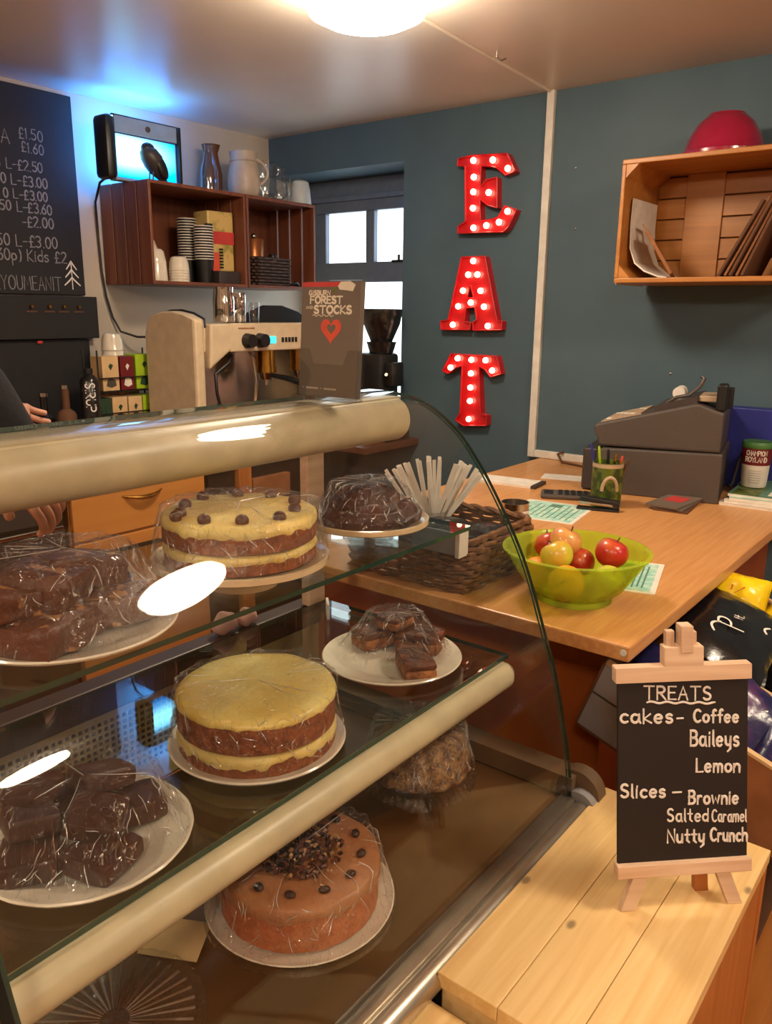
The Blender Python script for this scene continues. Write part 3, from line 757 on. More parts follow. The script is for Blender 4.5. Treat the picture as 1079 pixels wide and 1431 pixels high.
# lower shelf, middle: lemon cake
CC = (.75, .826)
plate('white plate under the yellow iced lemon cake on the lower shelf', CC, ZL, .134, .010)
cc = thing('cake', 'two layer cake with smooth yellow lemon icing on white plate, lower shelf', 'cake', (CC[0], CC[1], ZL+.005), group='layer cakes in the case')
zb = ZL+.0045
layer('bottom_sponge', M_['sponge'], cc, CC, .117, zb, zb+.028, .012, 21)
icing('cream_filling', M_['cream1'], cc, CC, .117, zb+.028, .009, .014, 22)
layer('top_sponge', M_['sponge'], cc, CC, .118, zb+.038, zb+.082, .010, 23)
icing('icing', M_['cream2'], cc, CC, .117, zb+.082, .009, .004, 24, .003)
film(cc, CC, .130, ZL+.014, .121, zb+.095, 25)
# deck, middle: coffee cake with beans and nuts
CD = (.705, .697)
stand('clear glass cake stand under the coffee bean cake at the bottom of the case', CD, ZD, .139, .075, 'ware')
cd = thing('cake', 'coffee iced cake with dark beans and chopped nuts at the bottom of the case', 'cake', (CD[0], CD[1], ZD+.081), group='layer cakes in the case')
zb = ZD+.081
MB().lathe([(0, 0), (.12, 0), (.134, .006), (.136, .008), (.134, .009), (.12, .003), (0, .003)], (CD[0], CD[1], ZD+.0762), 64).build('cake_board', M_['china'], cd, True)
layer('sponge', M_['spongel'], cd, CD, .112, zb, zb+.058, .010, 31)
icing('icing', M_['icing3'], cd, CD, .113, zb+.058, .011, .013, 32, .003)
for k in range(12):
    a = 2*PI*k/12+.1; rr = .088
    MB().sphere((CD[0]+rr*math.cos(a), CD[1]+rr*math.sin(a), zb+.073), (.0085, .0065, .005), 12, 8, M=Matrix.Rotation(a+1.2, 4, 'Z')).build('coffee_bean', M_['bean'], cd, True)
mb = MB()
for k in range(330):
    rr = .06*math.sqrt(random.random()); a = random.uniform(0, 2*PI); s = random.uniform(.002, .006)
    mb.cm = random.choice((0, 0, 1, 2, 2))
    mb.rbox(-s, s, -s*.6, s*.6, -s*.5, s*.5, s*.2, Matrix.Translation((CD[0]+rr*math.cos(a), CD[1]+rr*math.sin(a), zb+.074+random.uniform(0, .006))) @ Matrix.Rotation(random.uniform(0, 6), 4, (random.random(), random.random(), random.random()+.1)), 1)
o = mb.build('chopped_nuts', [M_['bean'], M_['nutty'], M_['choc']], cd); o['kind'] = 'stuff'
film(cd, CD, .136, ZD+.084, .117, zb+.078, 33)
# deck, far: nutty crunch slices under film on a ribbed glass stand
CE = (1.10, .772)
stand('ribbed glass cake stand at the far end of the case bottom', CE, ZD, .107, .07, 'ware', ribs=48, skirt=1)
ce = thing('cake', 'nutty crunch cake in glittering crinkled film on ribbed glass stand', 'cake', (CE[0], CE[1], ZD+.071))
def crumb(r, z, a, j):
    if r < 1e-6: return r, z
    p = (math.cos(a)*r*60, math.sin(a)*r*60, z*60); k = nz(p, 1, 3)+.6*nz(p, 2.3, 8)
    return r+.006*k, z+.007*k*(1 if z > .012 else .2)
pr = [(0, .001), (.092, .001), (.096, .008)]+[(.096*math.cos(PI/2*(i/20)**1.25), .008+.075*math.sin(PI/2*i/20)) for i in range(1, 20)]+[(0, .083)]
MB().lathe(pr, (CE[0], CE[1], ZD+.0715), 110, crumb).build('nut_crumb', M_['nutty'], ce, True, ang=80)
film(ce, CE, .105, ZD+.076, .088, ZD+.160, 41, amp=.008, mat_='filmx', folds=200)

# brownies and slices: every piece is a thing
def chunk(L, W, H, seed, amp=.12, cuts=7, bev=.004):
    bm = bmesh.new(); bmesh.ops.create_cube(bm, size=1)
    bmesh.ops.subdivide_edges(bm, edges=bm.edges[:], cuts=cuts, use_grid_fill=True)
    for v in bm.verts:
        p = Vector((v.co.x*L, v.co.y*W, v.co.z*H))
        q = v.co.copy(); ln = max(abs(q.x), abs(q.y), abs(q.z))
        sph = Vector((q.x*L, q.y*W, q.z*H))
        k = nz(p, 34, seed)+.5*nz(p, 90, seed+2)
        d = Vector((q.x, q.y, q.z)).normalized()
        # soften corners
        m2 = sorted([abs(q.x), abs(q.y), abs(q.z)])
        s = 1-.06*(m2[1]/.5)**4-.06*(m2[0]/.5)**4
        v.co = sph*s + d*k*amp*H*.5
    return bm
def piece(nm, label, cat, c, size, rz, tilt, m, seed, group, amp=.12, top=None):
    t = thing(nm, label, cat, c, (tilt[0], tilt[1], rz), group)
    L, W, H = size
    if top:
        MB().bm(chunk(L, W, H*.62, seed, amp), Matrix.Translation((0, 0, H*.31))).build('base_layer', M_[m], t, True, local=True)
        MB().bm(chunk(L*1.01, W*1.01, H*.38, seed+4, amp*1.4), Matrix.Translation((0, 0, H*.81))).build('topping', M_[top], t, True, local=True)
    else:
        MB().bm(chunk(L, W, H, seed, amp), Matrix.Translation((0, 0, H*.5))).build('slab', M_[m], t, True, local=True)
    return t
# upper left plate
CF = (.505, .90)
plate('white plate of caramel veined brownies at the near end of the upper shelf', CF, ZU, .134, .014)
lab = ['caramel veined brownie lying at the front of the heap on the upper shelf', 'caramel veined brownie at the left of the upper shelf heap', 'caramel veined brownie at the back of the upper shelf heap', 'caramel veined brownie on the right side of the upper shelf heap', 'caramel veined brownie leaning on top of the upper shelf heap', 'brownie topping the upper shelf heap towards the truffle cake', 'low caramel veined brownie at the right rim of the upper shelf plate', 'caramel veined brownie topping the heap at the left edge of the photo']
P = [(-.055, -.045, .010, .09, .07, .034, .4, (0, 0)), (-.065, .045, .010, .09, .075, .034, 1.2, (0, 0)), (.02, .06, .010, .09, .07, .034, .1, (0, 0)), (.055, -.03, .010, .085, .065, .032, -.5, (0, 0)),
     (-.03, .0, .043, .095, .075, .036, .7, (.12, .1)), (.035, .03, .043, .09, .07, .034, -.2, (-.1, .12)), (.08, .03, .010, .05, .05, .028, .9, (0, 0)), (-.075, -.005, .044, .07, .06, .032, 1.5, (.1, -.1))]
for k, p in enumerate(P):
    p = p[:2]+(p[2]+(.006 if p[2] > .02 else 0),)+tuple(q*1.17 for q in p[3:6])+p[6:]
    piece('brownie', lab[k], 'brownie', (CF[0]+p[0], CF[1]+p[1], ZU+p[2]), p[3:6], p[6], p[7], 'browniet', 50+k, 'brownies on the upper shelf plate', .28)
tag(film(None, CF, .130, ZU+.012, .085, ZU+.106, 61, amp=.010), 'crinkled cling film over the brownie heap on the upper shelf', 'cling film')
# lower left plate
CG = (.452, .812)
plate('white plate of smooth dark brownies at the near end of the lower shelf', CG, ZL, .128, .014, scal=.003)
lab = ['dark brownie at the front of the lower shelf plate', 'dark brownie at the left of the lower shelf plate', 'dark brownie at the back of the lower shelf plate', 'dark brownie at the right of the lower shelf plate', 'dark brownie with cut squares leaning on top in the middle of the lower shelf plate', 'dark brownie tilted on top at the back of the lower shelf plate', 'dark brownie tilted on top at the right of the lower shelf plate', 'dark brownie on top at the left of the lower shelf plate']
P = [(-.02, -.065, .012, .07, .07, .028, .3, (0, 0)), (-.075, -.005, .012, .07, .065, .028, 1.0, (0, 0)), (.0, .06, .012, .08, .07, .03, .2, (0, 0)), (.06, -.01, .012, .075, .06, .028, -.3, (0, 0)),
     (-.005, -.03, .041, .065, .065, .024, .75, (.25, -.1)), (-.035, .06, .043, .075, .06, .03, .5, (-.3, .1)), (.045, .035, .042, .07, .06, .026, -.1, (-.2, .2)), (-.06, .02, .042, .06, .06, .026, 1.3, (.15, .15))]
for k, p in enumerate(P):
    piece('brownie', lab[k], 'brownie', (CG[0]+p[0], CG[1]+p[1], ZL+p[2]), p[3:6], p[6], p[7], 'fudge', 70+k, 'dark brownies on the lower shelf plate', .05)
tag(film(None, CG, .124, ZL+.012, .085, ZL+.092, 81, amp=.008), 'cling film over the dark brownies on the lower shelf', 'cling film')
# slice plate
CH = (1.112, .847)
plate('white plate with treacle slices at the far end of the lower shelf', CH, ZL, .132, .012)
lab = ['treacle topped slice at the back left of the far plate', 'treacle topped slice at the front right of the far plate', 'treacle topped slice at the back right of the far plate', 'treacle slice stacked on the back pair of slices']
P = [(.03, .065, .006, .085, .06, .036, -.35, (0, 0)), (-.015, -.065, .006, .06, .10, .03, -.72, (0, 0)), (.07, -.015, .006, .06, .09, .036, .3, (0, 0)), (.055, .035, .043, .07, .05, .026, .1, (0, .05))]
for k, p in enumerate(P):
    piece('treacle_slice', lab[k], 'cake slice', (CH[0]+p[0], CH[1]+p[1], ZL+p[2]), p[3:6], p[6], p[7], 'slice', 90+k, 'treacle slices on the far plate', .25, 'slicet')
tag(film(None, (CH[0]+.02, CH[1]+.01), .108, ZL+.014, .055, ZL+.085, 95, amp=.007), 'cling film over the treacle slices on the far lower plate', 'cling film')
# empty ribbed glass stand at the near end of the deck
stand('empty pressed glass cake stand with fan ribs at the near bottom of the case', (.44, .765), ZD, .115, .03, 'ware', ribs=36)
c = MB().box(-.03, .03, -.045, .045, 0, .0015, Matrix.Translation((.585, .835, ZD+.012)) @ Matrix.Rotation(.5, 4, 'Z') @ Matrix.Rotation(-.25, 4, 'Y')).build('price_card', M_['card'])
tag(c, 'blank cream card lying on the case bottom beside the ribbed stand', 'card')
c = MB().rbox(-.022, .022, -.003, .003, 0, .035, .001, Matrix.Translation((1.20, 1.09, ZL+.0005)) @ Matrix.Rotation(.8, 4, 'Z')).build('price_card', M_['paper'])
tag(c, 'small white card standing behind the treacle slice plate', 'card')
# pale pink folded paper on the rear sill
mb = MB()
for k, (x, s) in enumerate(((1.005, .032), (1.065, .026))):
    mb.sphere((x, 1.195, .8555+s*.75), (s, .018, s*.75), 14, 9, fn=lambda d: 1+.12*math.sin(5*d.x+3*d.z))
tag(mb.build('paper_napkin', M_['pink'], None, True), 'pale pink crumpled paper napkin on the rear sill behind the lemon cake', 'napkin')

# ------------------------------------------------------------------ leaflet holder on top of the case
HX, HY, HZ = 1.075, 1.036, 1.3455
t = thing('leaflet_holder', 'clear acrylic leaflet holder with brown forest leaflets on top of the display case', 'leaflet holder', (HX, HY-.071, HZ))
def hp(u, v, d=0): return Vector((HX-d+.014*v/.2, HY-u, HZ+v))
def hplate(nm, u0, u1, v0, v1, d0, d1, m):
    return MB().prism([(u0, v0), (u1, v0), (u1, v1), (u0, v1)], lambda u, v, d: hp(u, v, d), d0, d1).build(nm, m, t)
hplate('leaflet_stack', .003, .139, .006, .203, .0, .012, M_['slate'])
hplate('holder_back', 0, .142, 0, .206, -.004, -.001, M_['acryl'])
hplate('holder_base', 0, .142, 0, .005, -.002, .030, M_['acryl'])
MB().prism([(0, .004), (.142, .004), (.142, .088), (.118, .088), (.108, .062), (.036, .062), (.026, .088), (0, .088)], lambda u, v, d: hp(u, v, d), .0125, .0150).build('holder_pocket', M_['acryl'], t)
for u in (0, .1395): hplate('holder_side', u, u+.0025, 0, .088, 0, .0145, M_['acryl'])
U, V = Vector((0, -1, 0)), Vector((.07, 0, 1))
def ht(mb, s, u, v, h, width, wd=.0011): text(mb, s, hp(u, v, .0122), U, V, h, wd, width=width, t=.0004)
mb = MB(); ht(mb, 'GISBURN', .020, .181, .0075, .050, .0012); ht(mb, 'FOREST', .024, .167, .0115, .074, .0020); ht(mb, 'AND', .014, .1575, .0045, .016, .0006); ht(mb, 'STOCKS', .034, .150, .0125, .086, .0021)
mb.ribbon([hp(.03+.05*k/20, .146+.0014*math.sin(k*1.3), .0122) for k in range(21)], U.cross(V).normalized(), .0007, .0004)
ht(mb, '- ooooo - ooooo', .012, .018, .004, .08, .0005)
mb.build('leaflet_lettering', M_['creamp'], t)
def heart(s): return [(s*(16*math.sin(a)**3)/16, s*(13*math.cos(a)-5*math.cos(2*a)-2*math.cos(3*a)-math.cos(4*a))/16) for a in [2*PI*i/40 for i in range(40)]]
mb = MB().prism([(.075+u, .122+v) for u, v in heart(.024)], lambda u, v, d: hp(u, v, d), .012, .0124); mb.build('heart_print', M_['heart'], t)
mb = MB().prism([(.076+u, .124+v) for u, v in heart(.010)], lambda u, v, d: hp(u, v, d), .0124, .0126); mb.build('small_heart_print', M_['slate'], t)
hplate('red_band', .003, .095, .195, .203, .012, .0124, M_['redp'])
MB().prism([(.088, .196), (.094, .203), (.115, .204), (.128, .198), (.122, .187), (.105, .189), (.092, .190)], lambda u, v, d: hp(u, v, d), .0124, .0128).build('cream_sticker', M_['creamp'], t)
MB().prism([(.076, .186), (.082, .199), (.086, .186)], lambda u, v, d: hp(u, v, d), .012, .0124).build('tree_print', M_['olive'], t)

# ------------------------------------------------------------------ pine crates in front of the case
t = thing('pine_crate', 'tall pale pine crate with planked top under the blackboard easel', 'crate', (1.07, .36, 0))
mb = MB()
for y0, y1 in ((.4135, .509), (.3100, .4125), (.206, .3090)): mb.rbox(.785, 1.365, y0, y1, .576, .6, .0015)
mb.build('top_planks', M_['pine'], t)
MB().rbox(.80, 1.35, .210, .228, .01, .5755, .002).build('side_panel', M_['pinedark'], t)
mb = MB()
for z in (.10, .215, .33, .445): mb.rbox(.79, .806, .212, .505, z-.08, z+.029, .003)
mb.rbox(.79, .806, .212, .505, .478, .575, .003)
mb.build('front_panel', M_['pine'], t)
MB().box(.806, 1.35, .49, .505, .02, .575).build('back_panel', M_['pinedark'], t)
for xa, xb_ in ((1.335, 1.36), (.788, .82)): MB().rbox(xa, xb_, .207, .235, 0, .575, .003).build('corner_post', M_['pinedark'], t)
t = thing('pine_crate', 'lower pine crate with slatted rough top at the bottom edge of the photo', 'crate', (.5, .36, 0))
mb = MB()
for x0, x1 in ((.23, .33), (.34, .44), (.45, .56), (.57, .665), (.675, .772)): mb.rbox(x0, x1, .205, .512, .542, .562, .003)
mb.build('top_planks', M_['pine'], t)
MB().box(.24, .765, .22, .50, .02, .54).build('crate_body', M_['pinedark'], t)

# ------------------------------------------------------------------ blackboard easel on the pine crate
EA = -0.798
es = thing('easel_blackboard', 'small blackboard easel with chalk list of treats standing on the pine crate', 'sign', (1.135, .285, .6), (0, 0, EA))
LEAN = .21
def ep(u, v, d=0): return Vector((u, v*LEAN-d, v))     # d towards the viewer
def ebar(nm, m, u0, u1, v0, v1, d0, d1):
    mb = MB().prism([(u0, v0), (u1, v0), (u1, v1), (u0, v1)], ep, d0, d1); return mb.build(nm, m, es, local=True, bevel=.0015)
ebar('board', M_['board'], -.106, .106, .07, .36, 0, .006)
ebar('bottom_bar', M_['easel'], -.109, .110, .054, .074, -.004, .014)
ebar('top_bar', M_['easel'], -.112, .109, .352, .375, -.004, .012)
ebar('clamp_block', M_['easel'], -.034, .030, .374, .404, -.006, .012)
for u0, u1, v1, d in ((-.028, -.014, .430, .004), (-.008, .012, .440, .014), (.013, .022, .428, .004)): ebar('clamp_peg', M_['easel'], u0, u1, .395, v1-.004, -.006, d)
for sx, u in ((-1, -.078), (1, .074)):
    mb = MB().prism([(u-.012, .0), (u+.012, .0), (u+.012-.01*sx, .056), (u-.012-.01*sx, .056)], lambda a, v, d: Vector((a+sx*.012*(1-v/.056), v*LEAN-d, v)), -.004, .008)
    mb.build('front_leg', M_['easel'], es, local=True, bevel=.0012)
MB().prism([(.036, 0), (.058, 0), (.034, .36), (.014, .36)], lambda a, v, d: Vector((a, .025+(v/.36)*.058+d, v)), 0, .012).build('back_leg', M_['pinedark'], es, local=True)
bl = (258, 1165)
def bp_(x, y):
    lx = 232+(y-305)*.0302; return ep(-.106+(x-lx)*.212/612, .070+((1165-(x-bl[0])*.0815)-y)*.000322, .0062)
mb = MB(); EU, EV = Vector((1, 0, 0)), Vector((0, LEAN, 1)).normalized()
def et(s, x0, x1, y, hpx, wd=.0021):
    O = bp_(x0, y); E_ = bp_(x1, y-(x1-x0)*.03); text(mb, s, O, E_-O, EV, hpx*.000322, wd, width=(E_-O).length, t=.0006, sp=.24, jit=.02)
et('TREATS', 357, 665, 366, 62, .0019)
mb.ribbon([bp_(370+315*k/28, 381-4*math.sin(k*.95)-k*.3) for k in range(29)], EU.cross(EV), .0017, .0006)
et('cakes', 250, 490, 482, 66); et('-', 512, 542, 480, 66); et('Coffee', 592, 800, 466, 60)
et('Baileys', 580, 806, 580, 74); et('Lemon', 612, 816, 704, 64)
et('Slices', 262, 468, 836, 62); et('-', 500, 545, 836, 70); et('Brownie', 582, 815, 858, 62)
et('Salted', 484, 676, 945, 60, .0017); et('Caramel', 694, 858, 942, 58, .0015)
et('Nutty', 487, 660, 1046, 62); et('Crunch', 690, 864, 1036, 62)
mb.build('chalk_lettering', M_['chalkw'], es, local=True)

# ------------------------------------------------------------------ things on the wooden counter
bw = thing('fruit_bowl', 'translucent lime green plastic bowl of fruit on the counter corner', 'bowl', (1.553, .688, .9))
pr = [(0, .006), (.070, .006), (.078, .0), (.082, .0), (.080, .012), (.098, .025), (.122, .055), (.143, .09), (.150, .105), (.157, .107), (.158, .111), (.150, .113), (.145, .108), (.140, .092), (.119, .058), (.095, .029), (.075, .014), (0, .012)]
MB().lathe(pr, (1.553, .688, .9), 72).build('bowl_shell', M_['bowlgreen'], bw, True)
M_['appler'] = mat('red apple', (190, 36, 36), .3, c2=(214, 130, 60), ns=9, coat=.3, lo=.25, hi=.5)
M_['appley'] = mat('yellow green apple', (206, 200, 60), .3, c2=(216, 150, 70), ns=8, coat=.3, lo=.3, hi=.55)
M_['applep'] = mat('pink apple', (206, 74, 62), .3, c2=(226, 176, 96), ns=11, coat=.3)
M_['orange'] = mat('orange peel', (240, 160, 30), .4, c2=(232, 146, 22), ns=20, bump=.25, bs=160)
M_['lemon'] = mat('green apple skin', (190, 190, 70), .35, ns=14)
def apple(label, c, r, m, tilt, name='apple', cat='apple'):
    o = thing(name, label, cat, c, tilt, 'fruit in the green bowl')
    if name == 'apple':
        pf = []
        for i in range(15):
            a = -PI/2+PI*i/14; rr = math.cos(a)*r*(1+.06*math.sin(a)); zz = math.sin(a)*r*.92
            if i > 11: zz -= r*.16*(i-11)/3*1.0
            if i < 2: zz += r*.08
            pf.append((max(rr, 0) if 0 < i < 14 else 0, zz))
        MB().lathe(pf, (0, 0, 0), 28).build('flesh', m, o, True, local=True)
        MB().tube([(0, 0, r*.70), (.001, 0, r*.9), (.004, 0, r*1.05)], .0016, 6).build('stem', M_['kraftd'], o, True, local=True)
    else:
        MB().sphere((0, 0, 0), (r, r, r*.95), 32, 20).build('peel', m, o, True, local=True)
        MB().cyl((0, 0, r*.93), (0, 0, r*.965), .003, n=8).build('stem_end', M_['olive'], o, local=True)
BX, BY = 1.553, .688
apple('red apple on the right of the fruit bowl, standing above the rim', (BX+.06, BY-.055, .996), .036, M_['appler'], (.3, .2, 0))
apple('small red apple at the back left of the fruit bowl', (BX+.045, BY+.085, .991), .034, M_['appler'], (-.4, .2, 0))
apple('pink apple on top of the left cluster in the fruit bowl', (BX+.04, BY+.045, 1.008), .036, M_['applep'], (.4, -.2, 1))
apple('yellow green apple at the front of the left cluster in the fruit bowl', (BX-.02, BY+.035, .992), .036, M_['appley'], (.3, .5, 2))
apple('dark red apple lying behind the yellow apple in the fruit bowl', (BX+.055, BY+.015, .962), .034, M_['appler'], (.9, .1, 2))
apple('orange low at the front of the fruit bowl seen through the green plastic', (BX-.062, BY-.01, .95), .038, M_['orange'], (.2, -1.2, 0), 'orange', 'orange')
apple('orange at the left of the fruit bowl seen through the green plastic', (BX-.02, BY+.078, .945), .036, M_['orange'], (.2, .4, 0), 'orange', 'orange')
apple('pale green apple at the right of the fruit bowl seen through the green plastic', (BX+.004, BY-.075, .95), .036, M_['lemon'], (.5, -.3, 0))
def leaflet(label, c, L, W, rz, seed):
    t = thing('leaflet', label, 'leaflet', c, (0, 0, rz), 'mint green leaflets on the counter')
    MB().box(-L/2, L/2, -W/2, W/2, 0, .0012).build('leaflet_sheet', M_['paper'], t, local=True)
    MB().box(-L/2+.012, L/2-.012, -W/2+.012, W/2-.012, .0012, .0015).build('mint_panel', M_['mint'], t, local=True)
    mb = MB(); random.seed(seed)
    for k in range(9):
        y = -W/2+.03+k*(W-.05)/9; x0 = -L/2+.03+random.uniform(0, .02); mb.box(x0, L/2-.03-random.uniform(0, .06), y, y+.004, .0015, .0017)
    mb.box(L/2-.07, L/2-.03, -.02, .02, .0015, .0018)
    mb.build('leaflet_print', M_['print'], t, local=True)
leaflet('mint green printed leaflet lying on the counter behind the fruit bowl', (2.225, 1.085, .9), .25, .22, .15, 3)
leaflet('mint green printed leaflet sticking out from under the fruit bowl', (1.775, .655, .9), .24, .15, .25, 4)
# small tin beside the basket
t = thing('metal_tin', 'small tin can with a white label beside the wicker basket', 'tin', (1.80, .975, .9))
MB().lathe([(0, .003), (.035, .003), (.0355, 0), (.036, .003), (.0355, .12), (.037, .124), (.034, .124), (.034, .1), (0, .1)], (1.80, .975, .9), 32).build('can', M_['steel'], t, True)
MB().lathe([(.0364, .03), (.0364, .106)], (1.80, .975, .9), 32).build('label_band', M_['paper'], t, True)
mb = MB()
for k, ch in enumerate('T'):
    text(mb, ch, (1.80-.0335, .975+.004, .975), (-.10, -1, 0), (0, 0, 1), .022, .0020, t=.0006)
mb.build('label_lettering', M_['blackm'], t)
# wicker basket with black sachets
bx0, bx1, by0, by1 = 1.395, 1.725, .865, 1.225
t = thing('wicker_basket', 'brown wicker basket on the counter end behind the display case glass', 'basket', (1.56, 1.045, .9))
def rrect(x0, x1, y0, y1, r, n=8):
    o = []
    for cx, cy, a in ((x1-r, y1-r, 0), (x0+r, y1-r, 90), (x0+r, y0+r, 180), (x1-r, y0+r, 270)):
        for k in range(n+1): b = math.radians(a+90*k/n); o.append((cx+r*math.cos(b), cy+r*math.sin(b)))
    return o
def densify(P, step):
    o = []
    for i in range(len(P)):
        a = Vector(P[i]); b = Vector(P[(i+1) % len(P)]); n = max(1, int((b-a).length/step))
        for k in range(n): o.append(a+(b-a)*k/n)
    return o
ring = densify(rrect(bx0+.01, bx1-.01, by0+.01, by1-.01, .04), .012)
mb = MB()
for k in range(10):
    z = .906+k*.0105; s = 1+.003*k; pts = []
    for i, p in enumerate(ring):
        a = ring[i-1]; b = ring[(i+1) % len(ring)]; nn = Vector((b.y-a.y, a.x-b.x)).normalized(); q = p+nn*(.0045*math.sin(i*PI/2.5+k*PI)+.0008*k)
        pts.append((q.x, q.y, z+random.uniform(-.001, .001)))
    mb.tube(pts, .0052, 6, True)
mb.build('basket_weave', M_['wicker'], t, True)
mb = MB()
for i in range(0, len(ring), 5): mb.cyl((ring[i].x, ring[i].y, .902), (ring[i].x, ring[i].y, 1.012), .004, n=6)
mb.build('basket_stakes', M_['wicker'], t)
mb = MB()
for q in range(2): mb.tube([(p.x+.004*math.sin(i*.9+q*PI), p.y, 1.014+.004*math.cos(i*.9+q*PI)) for i, p in enumerate(ring)], .0062, 6, True)
mb.build('basket_rim', M_['wicker'], t, True)
MB().box(bx0+.012, bx1-.012, by0+.012, by1-.012, .902, .906).build('basket_floor', M_['wicker'], t)
c = thing('price_card', 'white blank price card holder clipped on the wicker basket front', 'card', (bx0-.012, 1.0, .995))
MB().rbox(bx0-.016, bx0-.010, .885, 1.0, .995, 1.045, .001).build('card_face', M_['cardg'], c)
MB().rbox(bx0-.016, bx0+.02, .875, .886, .99, 1.047, .001).build('card_clip', M_['paper'], c)
def packet(name, label, cat, c, L, W, T, M, mats, group, deco=None, seed=0, crimp=True):
    """pillow pack: L along local x, W along local y, bulge along z"""
    o = bpy.data.objects.new(name, None); COL.objects.link(o); o.matrix_world = Matrix.Translation(c) @ M
    o['label'] = label; o['category'] = cat; o['group'] = group; WLOC[o] = Vector((0, 0, 0))
    mb = MB(); n = 18; vs = []; fs = []
    for s in (1, -1):
        for i in range(n+1):
            for j in range(n+1):
                u = -1+2*i/n; v = -1+2*j/n
                h = T/2*(max(0, 1-abs(u)**3.2)**.7)*(max(0, 1-abs(v)**3)**.7)
                h *= 1+.22*nz((u*2.2, v*2.2, s), 1.2, seed)
                wv = .003*math.sin(14*v)*(abs(u) > .93)
                vs.append((u*L/2*(1-.05*(1-abs(v)**2)*0), v*W/2*(1-.05*(1-u*u)), s*h+wv))
    m = (n+1)**2
    for s in (0, 1):
        for i in range(n):
            for j in range(n):
                a = s*m+i*(n+1)+j; q = (a, a+n+1, a+n+2, a+1); fs.append(q if s == 0 else q[::-1])
    mb.add(vs, fs).build('packet_film', mats[0], o, True, local=True, ang=80)
    if deco: deco(o, mats)
    return o
random.seed(5)
for k, (x, y, rz, lb) in enumerate([(1.46, .93, .3, 'black sachet at the right front of the wicker basket'), (1.54, .98, -.4, 'black sachet in the middle of the wicker basket'), (1.63, .94, .9, 'black sachet at the right back of the wicker basket'), (1.50, 1.07, .1, 'black sachet at the left front of the wicker basket'), (1.62, 1.07, -.8, 'black sachet behind the others near the wooden stirrers')]):
    packet('coffee_sachet', lb, 'sachet', (x, y, 0.985+.006*(k % 2)), .12, .085, .035, Matrix.Rotation(rz, 4, 'Z') @ Matrix.Rotation(.25-.1*k, 4, 'X'), [M_['foilb']], 'black sachets in the wicker basket', None, k)
# wooden stirrers fanning out of a pot in the basket
pt = thing('stirrer_pot', 'small clear pot holding the wooden stirrers at the back of the basket', 'pot', (1.645, 1.125, .908))
MB().lathe([(0, 0), (.032, 0), (.037, .10), (.035, .10), (.030, .004), (0, .004)], (1.645, 1.125, .908), 24).build('pot', M_['jugglass'], pt, True)
st0 = thing('wooden_stirrer', 'wooden stirrer', 'stirrer', (0, 0, 0), group='wooden stirrers fanned in the pot')
mb = MB().rbox(-.0044, .0044, -.0009, .0009, 0, .215, .0006); mb.build('stick', M_['paper'], st0, local=True)
random.seed(3); cnt = 0
for grp, (a0, a1, nn) in enumerate(((-36, -22, 11), (-12, 2, 9), (16, 38, 16))):
    for k in range(nn):
        a = math.radians(a0+(a1-a0)*k/(nn-1)+random.uniform(-1, 1)); b = math.radians(random.uniform(-9, 9))
        # fan plane: screen-parallel-ish, i.e. along (.6,-.79)
        Mx = Matrix.Rotation(math.atan2(-.79, .61), 4, 'Z') @ Matrix.Rotation(a, 4, 'Y') @ Matrix.Rotation(b, 4, 'X')
        o = st0 if cnt == 0 else dup(st0, (0, 0, 0))
        loc = Vector((1.645, 1.125, .940))-Mx @ Vector((0, 0, .012))+Vector((random.uniform(-.01, .01), random.uniform(-.01, .01), 0))
        o.matrix_world = Matrix.Translation(loc) @ Mx
        o['label'] = ['flat pale wooden stirrer in the left bunch of the fan above the basket', 'flat pale wooden stirrer in the middle bunch of the fan above the basket', 'flat pale wooden stirrer in the right bunch of the fan above the basket'][grp]
        o['group'] = ['left bunch of wooden stirrers', 'middle bunch of wooden stirrers', 'right bunch of wooden stirrers'][grp]
        cnt += 1
# papers, calculator
t = thing('note_pad', 'white note pad lying at the left edge of the counter', 'note pad', (2.52, 1.40, .9), (0, 0, .12))
MB().rbox(-.055, .055, -.11, .11, 0, .010, .001).build('pad_pages', M_['paper'], t, local=True)
MB().rbox(-.056, .056, -.125, -.108, 0, .011, .001).build('pad_binding', M_['regd'], t, local=True)
c = MB().box(-.05, .05, -.075, .075, 0, .001, Matrix.Translation((2.74, 1.29, .9)) @ Matrix.Rotation(.3, 4, 'Z')).build('paper_slip', M_['paper'])
tag(c, 'white paper slip on the counter left of the till', 'paper slip')
t = thing('calculator', 'dark grey calculator lying on the counter in front of the till', 'calculator', (2.44, 1.13, .9), (0, 0, .45))
MB().rbox(-.045, .045, -.085, .085, 0, .016, .006).build('calculator_body', M_['reg'], t, local=True, smooth=True)
MB().rbox(-.034, -.004+.03, .045, .075, .0155, .0175, .001).build('screen', M_['black'], t, local=True)
for i in range(5):
    for j in range(4): MB().rbox(-.034+j*.018, -.021+j*.018, -.07+i*.021, -.056+i*.021, .0155, .019, .001).build('key', M_['black'], t, local=True)
